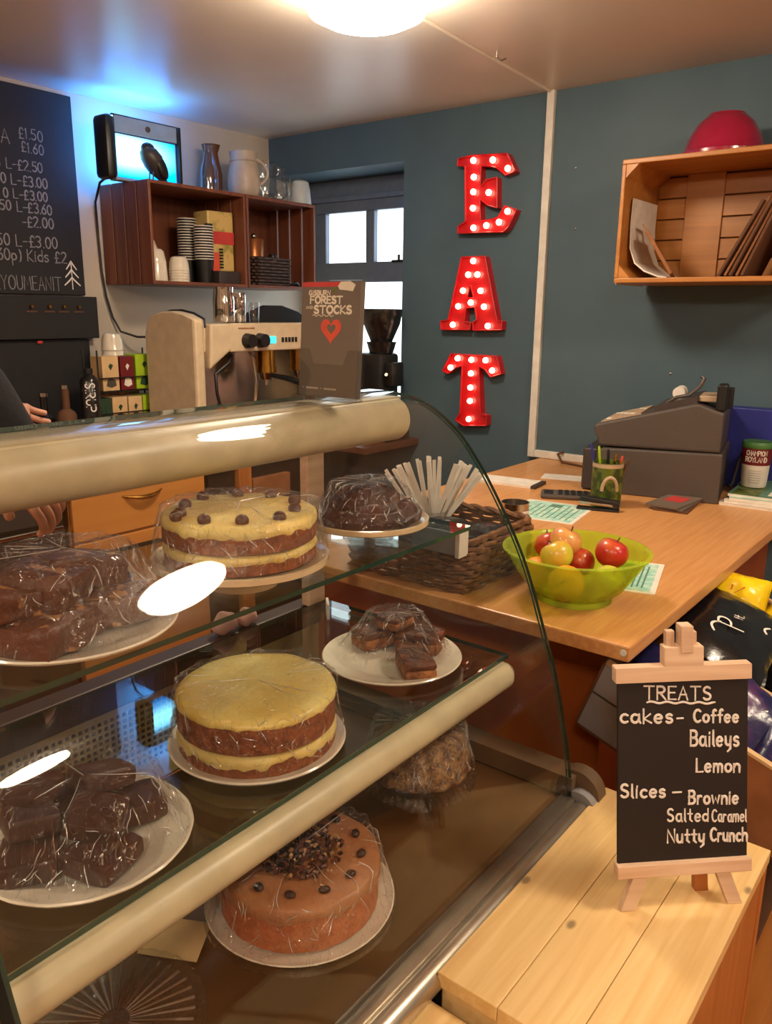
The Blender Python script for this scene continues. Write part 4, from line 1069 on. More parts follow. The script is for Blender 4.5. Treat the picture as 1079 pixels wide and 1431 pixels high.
# till
t = thing('cash_register', 'charcoal cash register with sloping keyboard on the counter by the blue wall', 'cash register', (2.665, .72, .9), (0, 0, .2))
rx0, rx1 = 2.665, 3.0
fx = lambda u, v, d: Vector((d, u, v))
MB().prism([(.705, .90), (1.105, .90), (1.105, 1.045), (1.085, 1.055), (.705, 1.065)], fx, rx0, rx1).build('cash_drawer_box', M_['reg'], t, bevel=.006)
dr = MB().rbox(rx0+.01, rx1-.01, 1.106, 1.155, .905, 1.05, .006).build('cash_drawer', M_['regd'], t)
MB().cyl((2.83, 1.155, .99), (2.83, 1.163, .99), .012, n=16).build('drawer_lock', M_['steel'], dr)
MB().prism([(.715, 1.066), (1.10, 1.060), (1.125, 1.115), (1.12, 1.135), (.80, 1.222), (.715, 1.195)], fx, rx0+.01, rx1-.01).build('till_body', M_['reg'], t, bevel=.007)
def slope(y): return 1.135+(1.12-y)*(.087/.32)
mb = MB().prism([(1.105, slope(1.105)-.002), (1.105, slope(1.105)+.004), (.975, slope(.975)+.006), (.975, slope(.975)-.002)], fx, rx0+.03, rx1-.04); mb.build('key_panel', M_['sand'], t)
for i in range(5):
    for j in range(6):
        y = 1.09-j*.02; x = rx0+.045+i*.04
        MB().box(x, x+.03, y-.015, y, slope(y)+.003, slope(y)+.009).build('key', M_['sand'] if (i+j) % 4 else M_['paper'], t)
MB().prism([(.93, slope(.93)), (.93, slope(.93)+.02), (.80, 1.245), (.80, 1.215)], fx, rx0+.02, rx1-.06).build('printer_cover', M_['regd'], t, bevel=.003)
MB().cyl((rx0+.10, .87, 1.245), (rx0+.18, .87, 1.245), .02, n=20).build('paper_roll', M_['paper'], t)
MB().rbox(rx0+.05, rx0+.20, .735, .80, 1.225, 1.245, .004).build('printer_lid', M_['sand'], t)
MB().rbox(rx0+.02, rx0+.10, .715, .745, 1.2, 1.285, .006).build('display_head', M_['black'], t)
MB().rbox(rx0+.11, rx0+.15, .70, .72, 1.2, 1.27, .004).build('display_mount', M_['black'], t)
MB().tube([(rx0+.06, .90, 1.215), (rx0+.055, .87, 1.235), (rx0+.05, .83, 1.245), (rx0+.06, .80, 1.275), (rx0+.06, .79, 1.30), (rx0+.07, .80, 1.305)], .006, 8).build('receipt_curl', M_['reg'], t, True)
# pen pot, stapler
t = thing('pen_pot', 'green printed tin pot with pens in front of the till', 'pot', (2.42, .985, .9))
MB().lathe([(0, .003), (.046, .003), (.048, 0), (.048, .14), (.050, .143), (.046, .143), (.045, .01), (0, .008)], (2.42, .985, .9), 36).build('pot', M_['olive'], t, True)
MB().lathe([(.0485, .128), (.0485, .142)], (2.42, .985, .9), 36).build('pot_rim', M_['sand'], t, True)
mb = MB(); 
for k in range(14):
    a = math.radians(190+k*5.5)
mb.tube([(2.42+.0485*math.cos(math.radians(214)+.5*math.cos(b)), 0.985+.0485*math.sin(math.radians(214)+.5*math.cos(b)), .955+.045*math.sin(b)) for b in [PI*k/12 for k in range(13)]], .006, 6)
mb.build('pot_emblem', M_['sand'], t)
for k, (dx, dy, tx, ty, m, lb) in enumerate([(-.01, .022, -.012, .045, 'bluebox', 'blue pen in the green pot'), (.0, .012, 0, .028, 'lime', 'pale lime pen in the green pot'), (.01, .0, .01, .006, 'black', 'black pen in the green pot'), (-.012, -.008, -.008, -.022, 'gold', 'brass coloured pen in the green pot'), (.004, -.018, .004, -.034, 'heart', 'orange pen in the green pot'), (.02, -.02, .02, -.044, 'kraftd', 'brown pencil in the green pot')]):
    p = thing('pen', lb, 'pen', (2.42+dx, 0.985+dy, .91), group='pens in the green pot')
    a = Vector((2.42+dx, 0.985+dy, .912)); b = Vector((2.42+tx*1.2, 0.985+ty*1.2, 1.085-.008*k))
    MB().cyl(a, b, .0042, n=10).build('pen_barrel', M_[m], p, True)
    MB().cyl(b, b+(b-a).normalized()*.012, .0046, .003, n=10).build('pen_cap', M_[m], p, True)
t = thing('stapler', 'black stapler on the counter before the green pen pot', 'stapler', (2.34, .975, .9), (0, 0, 1.9))
MB().rbox(-.065, .065, -.017, .017, 0, .008, .002).build('base', M_['black'], t, local=True)
MB().rbox(-.062, .06, -.014, .014, .026, .040, .004, Matrix.Rotation(-.1, 4, 'Y')).build('arm', M_['black'], t, local=True, smooth=True)
MB().rbox(-.055, .06, -.011, .011, .016, .025, .002, Matrix.Rotation(-.06, 4, 'Y')).build('magazine', M_['steel'], t, local=True)
MB().cyl((-.055, -.016, .02), (-.055, .016, .02), .010, n=14).build('hinge', M_['black'], t, local=True)
# dark flyers and magazines
for k, (x, y, rz, z, lb) in enumerate([(2.56, .80, .10, .9, 'bottom dark brown flyer of the small pile before the till'), (2.565, .805, .02, .906, 'middle dark brown flyer of the small pile before the till'), (2.56, .81, -.08, .912, 'top dark brown flyer of the small pile before the till')]):
    o = MB().box(-.10, .10, -.052, .052, 0, .0055, Matrix.Translation((x, y, z)) @ Matrix.Rotation(rz, 4, 'Z')).build('flyer', [M_['kraftd'], M_['slate'], M_['slate']][k]); tag(o, lb, 'flyer', 'dark flyers before the till')
o_top = MB().box(-.02, .06, -.03, .03, .9178, .9185, Matrix.Translation((2.56, .81, 0)) @ Matrix.Rotation(-.08, 4, 'Z')).build('flyer_print', M_['redp']); o_top.parent = bpy.data.objects['flyer.002']
lbm = ['bottom magazine of the pile right of the till', 'second magazine from the bottom right of the till', 'third magazine from the bottom right of the till', 'top magazine with green printed cover right of the till']
for k in range(4):
    t = thing('magazine', lbm[k], 'magazine', (2.83+.008*k, .60-.006*k, .9+.0095*k), (0, 0, .05+.05*(k % 3)), 'magazines right of the till')
    MB().box(-.15, .15, -.11, .11, 0, .0085).build('pages', M_['paper'], t, local=True)
    MB().box(-.151, .151, -.111, .111, .0085, .0093).build('cover', [M_['paper'], M_['paper'], M_['mint'], M_['print']][k], t, local=True)
    if k == 3:
        MB().box(-.15, .0, .02, .10, .0093, .0097).build('cover_picture', M_['olive'], t, local=True)
        mb = MB()
        for q in range(3): mb.box(-.12, .03, -.08+q*.03, -.064+q*.03, .0093, .0098)
        mb.build('cover_lettering', M_['paper'], t, local=True)
t = thing('labelled_tub', 'white tub with maroon label and green lid right of the till', 'tub', (2.86, .648, .9382))
TC = (2.86, .648, .9382)
MB().lathe([(0, .002), (.038, .002), (.040, .006), (.047, .13), (.047, .136), (0, .136)], TC, 40).build('tub_body', M_['paper'], t, True)
MB().lathe([(.0446, .078), (.0478, .136)], TC, 40).build('maroon_label', M_['maroon'], t, True)
MB().lathe([(.048, .134), (.0495, .137), (.0495, .15), (.046, .155), (.040, .153), (0, .153)], TC, 40).build('lid', M_['green'], t, True)
mb = MB()
def roundtext(mb, s, C, r, z, h, a_mid, wd, k=1.0):
    st, W = strokes(s, h, .16)
    for pl in st:
        pts = []
        for x, y in pl:
            a = a_mid+(x-W/2)*k/r; pts.append(Vector((C[0]+r*math.cos(a), C[1]+r*math.sin(a), C[2]+z+y)))
        am = sum((a_mid+(x-W/2)*k/r) for x, y in pl)/len(pl)
        mb.ribbon(pts, (math.cos(am), math.sin(am), 0), wd, .0008)
AM = math.atan2(-.648, -2.86)
roundtext(mb, 'CHAMPION', TC, .0475, .112, .015, AM, .0016, .80)
roundtext(mb, 'ROYLAND', TC, .0468, .090, .016, AM, .0016, .85)
mb.build('label_lettering', M_['paper'], t)
mb = MB()
for q in range(6):
    z = .02+q*.008
    mb.tube([(TC[0]+(.041+z*.05)*math.cos(AM-.45+.9*k/8), TC[1]+(.041+z*.05)*math.sin(AM-.45+.9*k/8), TC[2]+z) for k in range(9)], .0006, 4)
mb.build('small_print', M_['cardg'], t)
o = MB().rbox(2.99, 3.06, .63, .80, .9, 1.185, .004).build('blue_folder', M_['bluebox']); tag(o, 'royal blue card folder upright against the wall behind the till', 'folder')
o = MB().tube([(2.98, .70, 1.05), (2.88, .695, 1.06), (2.80, .69, 1.02), (2.76, .69, .96), (2.74, .695, .95)], .005, 8).build('till_cable', M_['black'], None, True); tag(o, 'black cable curving down beside the till', 'cable')
o = MB().tube([(2.97, 1.22, .905), (2.98, 1.32, .905), (3.0, 1.42, .906), (3.04, 1.46, .93), (3.055, 1.44, .94)], .005, 8).build('wall_cable', M_['kraftd'], None, True); tag(o, 'brown cable running along the back of the counter to the trunking', 'cable')

# ------------------------------------------------------------------ crisp packets in a tilted display beside the counter
dD = Vector((0, -.945, -.327)); nD = Vector((0, -.327, .945)); OD = Vector((1.45, .612, .668))
def rk(a, b, c): return OD+Vector((a, 0, 0))+dD*b+nD*c
t = thing('snack_display', 'tilted grey and brown cardboard snack display beside the wooden counter', 'display box', (1.83, .4, 0))
def rbar(mb, a0, a1, b0, b1, c0, c1):
    vs = [rk(a, b, c) for c in (c0, c1) for a, b in ((a0, b0), (a1, b0), (a1, b1), (a0, b1))]
    mb.add(vs, [(0, 3, 2, 1), (4, 5, 6, 7), (0, 1, 5, 4), (1, 2, 6, 5), (2, 3, 7, 6), (3, 0, 4, 7)]); return mb
LEN = .47; DV = (0, .25, .48, .74)
rbar(MB(), 0, .006, 0, .19, 0, .161).build('side_panel', M_['cardg'], t)
rbar(MB(), -.0006, .0, 0, .19, .082, .086).build('panel_fold', M_['regd'], t)
rbar(MB(), 0, .006, .19, LEN, 0, .161).build('side_panel', M_['kraft'], t)
for a in DV[1:]: rbar(MB(), a-.003, a+.003, 0, LEN, 0, .161).build('divider', M_['kraft'], t)
for a in DV: rbar(MB(), a-.004, a+.010, 0, LEN, .158, .164).build('tray_rim', M_['card'], t)
rbar(MB(), 0, .74, 0, LEN, -.006, 0).build('tray_floor', M_['kraftd'], t)
rbar(MB(), 0, .74, -.006, 0, 0, .161).build('back_wall', M_['kraftd'], t)
rbar(MB(), 0, .74, LEN, LEN+.006, 0, .10).build('front_wall', M_['kraft'], t)
for a in (.03, .71):
    MB().box(1.45+a-.01, 1.45+a+.01, .50, .52, 0, .60).build('rack_leg', M_['black'], t)
    MB().box(1.45+a-.01, 1.45+a+.01, .24, .26, 0, .51).build('rack_leg', M_['black'], t)
MB().box(1.47, 2.17, .245, .515, .20, .22).build('rack_shelf', M_['kraftd'], t)
def logo(o, mats):
    mb = MB()
    text(mb, 'P', (-.035, -.02, .031), (1, .25, 0), (-.25, 1, 0), .055, .0028, t=.0008)
    text(mb, 'lt.', (.015, -.01, .030), (1, .25, 0), (-.25, 1, 0), .022, .0014, t=.0008)
    mb.ribbon([(-.085+.05*k/10, .03+.012*math.sin(PI*k/10), .026) for k in range(11)], (0, 0, 1), .003, .0008)
    mb.ribbon([(.03+.03*k/10, -.062+.008*math.sin(PI*k/10), .022) for k in range(11)], (0, 0, 1), .003, .0008)
    mb.build('packet_lettering', mats[1], o, local=True)
def swirl(o, mats):
    mb = MB()
    for q in range(3): mb.tube([(-.06+.12*k/12, -.03+.03*q+.015*math.sin(3*PI*k/12+q), .024) for k in range(13)], .0022, 5)
    mb.build('packet_swirl', mats[1], o, True, local=True)
def pk(name, label, a, b, c, L, W, T, az, tilt, roll, mats, grp, deco, seed):
    R = Matrix((( 1, 0, 0), (0, dD.y*-1, nD.y), (0, dD.z*-1, nD.z))).to_4x4()
    M = R @ Matrix.Rotation(tilt, 4, 'Y') @ Matrix.Rotation(roll, 4, 'X') @ Matrix.Rotation(az, 4, 'Z')
    packet(name, label, 'crisp packet', rk(a, b, c), L, W, T, M, mats, grp, deco, seed)
g = 'glossy black crisp packets'
pk('crisp_packet', 'large glossy black crisp packet lying on top of the middle of the display', .36, .14, .197, .34, .21, .055, .05, -.06, .02, [M_['foilb'], M_['chalkw']], g, logo, 1)
pk('crisp_packet', 'glossy black crisp packet under the top one in the middle display tray', .37, .20, .10, .20, .25, .06, .0, -.45, 0, [M_['foilb'], M_['chalkw']], g, None, 2)
pk('crisp_packet', 'glossy black crisp packet at the lower end of the middle display tray', .36, .35, .12, .19, .20, .06, .2, -.5, .1, [M_['foilb'], M_['chalkw']], g, None, 3)
g = 'yellow crisp packets'
pk('crisp_packet', 'yellow crisp packet standing at the upper end of the far display tray', .56, .10, .16, .19, .15, .06, .3, -1.0, .1, [M_['foily'], M_['redp']], g, swirl, 4)
pk('crisp_packet', 'yellow crisp packet in the middle of the far display tray', .60, .22, .15, .19, .15, .06, -.3, -.9, .1, [M_['foily'], M_['redp']], g, swirl, 5)
pk('crisp_packet', 'yellow crisp packet at the lower end of the far display tray by the photo edge', .61, .34, .15, .19, .15, .06, .2, -.9, 0, [M_['foily'], M_['redp']], g, swirl, 6)
g = 'navy crisp packets'
pk('crisp_packet', 'navy and pink crisp packet at the upper end of the near display tray', .12, .12, .11, .20, .20, .06, .2, -.6, 0, [M_['foiln'], M_['silverp']], g, swirl, 7)
pk('crisp_packet', 'navy and pink crisp packet in the middle of the near display tray', .13, .26, .12, .20, .18, .06, -.2, -.7, .1, [M_['foiln'], M_['silverp']], g, swirl, 8)
pk('crisp_packet', 'navy and pink crisp packet at the lower end of the near display tray', .128, .38, .135, .19, .17, .06, .1, -.6, .1, [M_['foiln'], M_['silverp']], g, swirl, 9)

# ------------------------------------------------------------------ marquee letters on the blue wall
LET = {
 'E': ([(2.003, 2.127), (2.004, 2.101), (1.967, 2.095), (1.956, 1.875), (1.993, 1.855), (1.993, 1.83), (1.768, 1.824), (1.746, 1.842), (1.711, 1.907), (1.767, 1.926), (1.797, 1.883), (1.831, 1.876), (1.881, 1.874), (1.887, 1.959), (1.847, 1.932), (1.803, 1.92), (1.809, 2.038), (1.859, 2.033), (1.888, 2.008), (1.888, 2.088), (1.848, 2.084), (1.814, 2.075), (1.77, 2.043), (1.724, 2.054), (1.765, 2.124), (1.938, 2.134)], None,
       [(1.925, 2.113), (1.832, 2.106), (1.76, 2.067), (1.92, 2.048), (1.92, 1.99), (1.845, 1.982), (1.919, 1.926), (1.752, 1.903), (1.79, 1.863), (1.85, 1.853), (1.913, 1.847)]),
 'A': ([(2.07, 1.459), (2.065, 1.424), (1.914, 1.427), (1.911, 1.455), (1.944, 1.461), (1.938, 1.517), (1.893, 1.523), (1.881, 1.469), (1.901, 1.456), (1.898, 1.425), (1.757, 1.429), (1.755, 1.464), (1.779, 1.468), (1.851, 1.73), (1.97, 1.73), (2.029, 1.467)], [(1.92, 1.617), (1.932, 1.561), (1.9, 1.561)],
       [(1.908, 1.713), (1.931, 1.657), (1.885, 1.657), (1.955, 1.591), (1.866, 1.59), (1.913, 1.541), (1.977, 1.525), (1.846, 1.524), (2.002, 1.446), (1.823, 1.444)]),
 'T': ([(2.009, 1.319), (1.772, 1.319), (1.749, 1.244), (1.799, 1.229), (1.829, 1.26), (1.861, 1.272), (1.842, 1.065), (1.81, 1.059), (1.811, 1.016), (1.929, 1.005), (1.973, 1.027), (1.95, 1.061), (1.948, 1.27), (1.982, 1.259), (2.019, 1.232), (2.052, 1.242)], None,
       [(1.971, 1.301), (2.007, 1.259), (1.899, 1.298), (1.827, 1.299), (1.792, 1.257), (1.899, 1.239), (1.899, 1.177), (1.899, 1.118), (1.902, 1.037)])}
for ch, lb in (('E', 'red marquee letter E with lit bulbs, topmost on the blue wall'), ('A', 'red marquee letter A with lit bulbs, middle on the blue wall'), ('T', 'red marquee letter T with lit bulbs, lowest on the blue wall')):
    poly, hole, bulbs = LET[ch]
    cy = sum(p[0] for p in poly)/len(poly); cz = sum(p[1] for p in poly)/len(poly)
    t = thing('marquee_letter', lb, 'letter', (WX, cy, cz), group='red marquee letters')
    fnx = lambda u, v, d: (WX-d, u, v)
    MB().prism(poly, fnx, .0005, .030, [hole] if hole else []).build('letter_back', M_['red'], t)
    mb = MB()
    for lp in [poly]+([hole] if hole else []):
        for i in range(len(lp)):
            a = Vector(lp[i]); b = Vector(lp[(i+1) % len(lp)])
            mb.tube([(WX-.040, a.x, a.y), (WX-.040, b.x, b.y)], .003, 6)
            mb.add([(WX-.028, a.x, a.y), (WX-.028, b.x, b.y), (WX-.042, b.x, b.y), (WX-.042, a.x, a.y)], [(0, 1, 2, 3)])
    mb.build('letter_rim', M_['red'], t)
    for y, z in bulbs:
        bo = MB().sphere((WX-.042, y, z), (.013, .0125, .0125), 14, 10).build('bulb', M_['bulb'], t, True)
        MB().cyl((WX-.030, y, z), (WX-.036, y, z), .010, n=12).build('bulb_socket', M_['sand'], bo)

# ------------------------------------------------------------------ wooden crate shelf on the blue wall
cy0, cy1, cz0, cz1, cx0 = .578, 1.152, 1.604, 2.0, 2.745
def wall_crate():
    t = thing('wall_crate', 'honey varnished wooden crate mounted as a shelf high on the blue wall', 'crate shelf', (2.9, .865, cz0))
    xb = WX-.002
    MB().rbox(cx0, xb, cy0, cy1, cz0, cz0+.016, .003).build('bottom_board', M_['crate'], t)
    MB().rbox(cx0, xb, cy0, cy1, cz1-.016, cz1, .003).build('top_board', M_['crate'], t)
    MB().rbox(cx0, xb, cy1-.014, cy1, cz0+.016, cz1-.016, .003).build('side_board', M_['crate'], t)
    MB().rbox(cx0, xb, cy0, cy0+.014, cz0+.016, cz1-.016, .003).build('side_board', M_['crate'], t)
    mb = MB(); z = cz0+.02
    for k in range(5): mb.rbox(xb-.012, xb, cy0+.014, cy1-.014, z, z+.067, .002); z += .0715
    mb.build('back_slats', M_['crate'], t)
    MB().box(xb-.003, xb, cy0+.014, cy1-.014, cz0+.016, cz1-.016).build('slat_gaps', M_['kraftd'], t)
    mb = MB().rbox(xb-.020, xb-.012, .905, 1.035, cz0+.016, cz1-.016, .002).build('back_batten', M_['crate'], t)
    mb = MB().rbox(xb-.020, xb-.012, cy0+.014, .72, cz0+.016, cz1-.016, .002).build('back_batten', M_['crate'], t)
    for y, z, sy, sz in ((cy1-.014, cz0+.016, -1, 1), (cy1-.014, cz1-.016, -1, -1), (cy0+.014, cz0+.016, 1, 1), (cy0+.014, cz1-.016, 1, -1)):
        MB().prism([(y, z), (y+sy*.042, z), (y, z+sz*.042)], lambda u, v, d: (d, u, v), cx0+.004, xb-.02).build('corner_block', M_['crate'], t)
wall_crate()
zf = cz0+.016
t = thing('paper_sheaf', 'white paper sheaf curling against the left inside of the wall crate', 'paper', (2.9, 1.11, zf))
mb = MB()
P = [(1.128, zf+.26), (1.130, zf+.18), (1.126, zf+.10), (1.105, zf+.05), (1.068, zf+.022), (1.02, zf+.004), (.99, zf+.001)]
vs = []; fs = []
for x in (2.80, 3.03):
    for dd in (0, .004): vs += [(x, p[0]-dd*.6, p[1]+dd) for p in P]
n = len(P)
for i in range(n-1): fs += [(i, i+1, 2*n+i+1, 2*n+i), (n+i, n+i+1, 3*n+i+1, 3*n+i), (i, i+1, n+i+1, n+i), (2*n+i, 2*n+i+1, 3*n+i+1, 3*n+i)]
mb.add(vs, fs).build('paper_sheets', M_['paper'], t, True)
def bag(label, c, L, W, T, M, m, handle=True):
    t = thing('paper_bag', label, 'paper bag', c, M.to_euler(), 'brown paper bags in the wall crate')
    MB().rbox(-W/2, W/2, -T/2, T/2, 0, L, .002).build('bag_body', m, t, local=True)
    if handle:
        MB().prism([(-.04, L-.005), (-.04, L+.04), (.04, L+.04), (.04, L-.005), (.025, L-.005), (.025, L+.027), (-.025, L+.027), (-.025, L-.005)], lambda u, v, d: (u, d, v), -.002, .002).build('bag_handle', m, t, local=True)
RZ = Matrix.Rotation(PI/2, 4, 'Z')
bag('brown paper bag with cut handle leaning left in the wall crate', (2.86, .985, zf+.002), .17, .16, .012, Matrix.Rotation(-.60, 4, 'X') @ Matrix.Rotation(.25, 4, 'Z'), M_['kraft'])
for k in range(5):
    bag(['leftmost brown paper bag leaning right in the wall crate', 'second from left brown paper bag leaning right in the wall crate', 'middle brown paper bag leaning right in the wall crate', 'fourth from left brown paper bag leaning right in the wall crate', 'rightmost brown paper bag leaning right in the wall crate'][k],
        (2.87+.01*(k % 2), .81-.018*k, zf+.003), .25+.008*k, .22, .009, Matrix.Rotation(.46-.02*k, 4, 'X'), M_['kraftd'] if k % 2 == 0 else M_['kraft'], False)
MBC = (2.890, .872, cz1)
t = thing('plastic_bowl', 'magenta plastic bowl turned upside down on top of the wall crate', 'bowl', MBC)
MB().lathe([(.127, .0), (.131, .002), (.131, .012), (.125, .016), (.120, .03), (.110, .06), (.088, .10), (.064, .122), (.058, .126), (.056, .130), (.050, .128), (0, .126)], MBC, 64).build('bowl_shell', M_['magenta'], t, True)
o = MB().box(2.80, 3.05, 1.153, 1.156, 1.60, 1.70, Matrix.Translation((0, 1.153, 1.7)) @ Matrix.Rotation(.12, 4, 'X') @ Matrix.Translation((0, -1.153, -1.7))).build('paper_sheet', M_['paper']); tag(o, 'white paper sheet hanging off the left outside of the wall crate', 'paper')

# ------------------------------------------------------------------ chalkboard menu on the white wall
BXR = 1.973
t = thing('menu_chalkboard', 'tall black chalkboard drink menu with prices on the white wall', 'chalkboard', (1.5, WY, 1.6))
MB().rbox(1.0, BXR, WY-.022, WY-.001, 1.55, 2.318, .003).build('board', M_['blackm'], t)
mb = MB(); UU, VV = Vector((1, 0, 0)), Vector((0, 0, 1)); yb = WY-.0225; KX = yb/3.14
def mt(s, xr, z, h, wd=.0028, sp=.18, width=None): text(mb, s, (xr*KX, yb, 1.5+(z-1.5)*KX), UU, VV, h, wd, 'r', width, .0005, sp, .04)
mt('FILTER A', 1.69, 2.10, .05); mt('£1.50', 1.825, 2.125, .038, .0022); mt('£1.60', 1.825, 2.078, .036, .0022)
mt('REG L-£2.50', 1.815, 2.010, .036, .0024); mt('2.80 L-£3.00', 1.83, 1.955, .036); mt('2.80 L-£3.00', 1.825, 1.905, .034); mt('2.50 L-£3.60', 1.84, 1.858, .036)
mt('-£2.00', 1.84, 1.805, .038); mt('£2.50 L-£3.00', 1.85, 1.730, .042); mt('60p) Kids £2', 1.885, 1.676, .042)
mb2 = MB()
text(mb2, 'LIKEYOUMEANIT', (1.853*KX, yb, 1.5+(1.567-1.5)*KX), UU, VV, .052, .0022, 'r', .34, .0005, .2)
mb.build('chalk_prices', M_['chalkg'], t); mb2.build('chalk_motto', M_['chalkg'], t)
mb = MB(); tx, tz = 1.905*KX, 1.50+(1.575-1.5)*KX
mb.ribbon([(tx, yb, tz), (tx, yb, tz+.10)], (0, -1, 0), .003, .0005)
for q in range(3):
    z = tz+.035+q*.032; w_ = .034-.006*q; mb.ribbon([(tx-w_, yb, z-.020), (tx-w_*.3, yb, z), (tx, yb, z+.012), (tx+w_*.3, yb, z), (tx+w_, yb, z-.020)], (0, -1, 0), .0032, .0005)
mb.build('chalk_tree', M_['chalkw'], t)
t = thing('wall_cabinet', 'shallow black wall cabinet with brass knobs below the chalkboard menu', 'cabinet', (1.5, WY, 1.36))
MB().rbox(1.0, 2.0, WY-.06, WY-.001, 1.375, 1.545, .003).build('cabinet_front', M_['blackm'], t)
for x in (1.63, 1.702, 1.762, 1.826):
    X = x*1.045
    k = MB().cyl((X, WY-.061, 1.503), (X, WY-.075, 1.503), .006, n=14).build('brass_knob', M_['gold'], t)
    MB().rbox(X-.022, X+.024, WY-.0635, WY-.061, 1.480, 1.486, .0006).build('knob_label', M_['kraftd'], t)
o = MB().rbox(1.0, 1.965, WY-.035, WY-.001, .92, 1.372, .003).build('wall_panel', M_['blackm']); tag(o, 'matt black panel on the white wall behind the syrup bottles', 'panel')
o = MB().sphere((1.74, WY-.04, 1.362), (.013, .006, .008), 12, 8).build('red_button', M_['redp'], None, True); tag(o, 'small dull red button on the black wall panel', 'button')

# ------------------------------------------------------------------ crate shelves on the white wall
SY0, SY1, SZ0, SZ1 = 2.84, WY-.002, 1.598, 2.0
def side_crate(x0, x1, label, top=True):
    t = thing('wall_crate', label, 'crate shelf', ((x0+x1)/2, 3.0, SZ0), group='dark crate shelves on the white wall')
    def slats(x, nm, back=True):
        mb = MB(); y = SY0
        for k in range(4): mb.rbox(x, x+.012, y, y+.076, SZ0, SZ1, .002); y += .0855
        mb.build(nm, M_['crated'], t)
        if back: MB().box(x+.004, x+.008, SY0+.01, SY1, SZ0+.01, SZ1-.01).build(nm+'_gap', M_['kraftd'], t)
    slats(x0, 'side_slats'); slats(x1-.012, 'side_slats', top)
    MB().rbox(x0+.012, x1-.012, SY0, SY1, SZ0, SZ0+.014, .002).build('bottom_board', M_['crated'], t)
    MB().rbox(x0+.012, x1-.012, SY0, SY1, SZ1-.014, SZ1, .002).build('top_board', M_['crated'], t)
    MB().rbox(x0+.012, x1-.012, SY1-.012, SY1, SZ0+.014, SZ1-.014, .002).build('back_board', M_['crated'], t)
side_crate(2.085, 2.600, 'dark stained crate shelf with paper cups on the white wall, left one')
side_crate(2.606, 3.055, 'dark stained crate shelf with wicker basket in the corner, right one', False)
zs = SZ0+.014
# insect lamp with bird
LX0, LX1, LY0, LZ0 = 2.03, 2.335, 2.955, SZ1
t = thing('insect_lamp', 'blue glowing insect lamp with black ends standing on the left crate shelf', 'lamp', (2.15, 3.0, SZ1))
MB().rbox(LX0-.05, LX0, 2.945, 3.04, LZ0, LZ0+.238, .02).build('end_cap', M_['black'], t, True)
MB().rbox(LX1-.006, LX1+.008, 2.945, 3.03, LZ0, LZ0+.240, .003).build('end_cap', M_['black'], t, True)
MB().rbox(LX0-.01, LX1, 2.958, 2.969, LZ0+.236, LZ0+.243, .002).build('top_edge', M_['black'], t)
M_['lampb'] = mat('pale lamp body', (150, 170, 190), .5)
MB().rbox(LX0, LX1, LY0+.012, LY0+.06, LZ0, LZ0+.205, .004).build('lamp_body', M_['lampb'], t)
MB().rbox(LX0, LX1, LY0+.003, LY0+.0125, LZ0+.178, LZ0+.243, .002).build('front_plate', M_['lampb'], t)
scr = bpy.data.materials.new('cyan glow panel'); scr.use_nodes = True
nt = scr.node_tree; nt.nodes.remove(nt.nodes['Principled BSDF'])
tc = N(nt, 'ShaderNodeTexCoord'); sx = N(nt, 'ShaderNodeSeparateXYZ'); nt.links.new(tc.outputs['Object'], sx.inputs[0])
def gauss(sock, c, s):
    a = N(nt, 'ShaderNodeMath', operation='SUBTRACT'); a.inputs[1].default_value = c; nt.links.new(sock, a.inputs[0])
    b = N(nt, 'ShaderNodeMath', operation='DIVIDE'); b.inputs[1].default_value = s; nt.links.new(a.outputs[0], b.inputs[0])
    d = N(nt, 'ShaderNodeMath', operation='MULTIPLY'); nt.links.new(b.outputs[0], d.inputs[0]); nt.links.new(b.outputs[0], d.inputs[1]); return d
g1 = gauss(sx.outputs[0], -.06, .16); g2 = gauss(sx.outputs[2], .11, .055)
ad = N(nt, 'ShaderNodeMath', operation='ADD'); nt.links.new(g1.outputs[0], ad.inputs[0]); nt.links.new(g2.outputs[0], ad.inputs[1])
ng = N(nt, 'ShaderNodeMath', operation='MULTIPLY'); ng.inputs[1].default_value = -1; nt.links.new(ad.outputs[0], ng.inputs[0])
ex = N(nt, 'ShaderNodeMath', operation='EXPONENT'); nt.links.new(ng.outputs[0], ex.inputs[0])
cr = N(nt, 'ShaderNodeValToRGB'); cr.color_ramp.elements[0].color = (.0, .10, .36, 1); cr.color_ramp.elements[1].color = (.20, .60, .80, 1); cr.color_ramp.elements[0].position = .05; cr.color_ramp.elements[1].position = .8
nt.links.new(ex.outputs[0], cr.inputs[0]); em = N(nt, 'ShaderNodeEmission'); em.inputs[1].default_value = GLOW_E; nt.links.new(cr.outputs[0], em.inputs[0]); nt.links.new(em.outputs[0], nt.nodes['Material Output'].inputs[0])
MB().box(LX0+.008, LX1-.014, LY0+.008, LY0+.0118, LZ0+.012, LZ0+.172).build('glow_panel', scr, t)
uv = emis('ultraviolet tube', (.05, .30, 1.0), INSECT_E)
MB().cyl((LX0+.01, 2.995, LZ0+.233), (LX1-.02, 2.995, LZ0+.233), .011, n=16).build('uv_tube', uv, t, True)
MB().cyl((LX0+.01, 3.055, LZ0+.09), (LX1-.02, 3.055, LZ0+.09), .012, n=16).build('uv_tube', uv, t, True)
MB().cyl((2.185, LY0+.003, LZ0+.208), (2.185, LY0-.002, LZ0+.208), .011, n=18).build('round_badge', M_['reg'], t)
MB().rbox(LX0+.0, LX1, LY0+.009, LY0+.012, LZ0+.172, LZ0+.180, .001).build('panel_trim', M_['reg'], t)
bd = thing('bird_figurine', 'dark bird figurine standing before the blue insect lamp', 'figurine', (2.145, 2.915, SZ1))
BO = Vector((2.145, 2.915, SZ1))
BK = 1.0
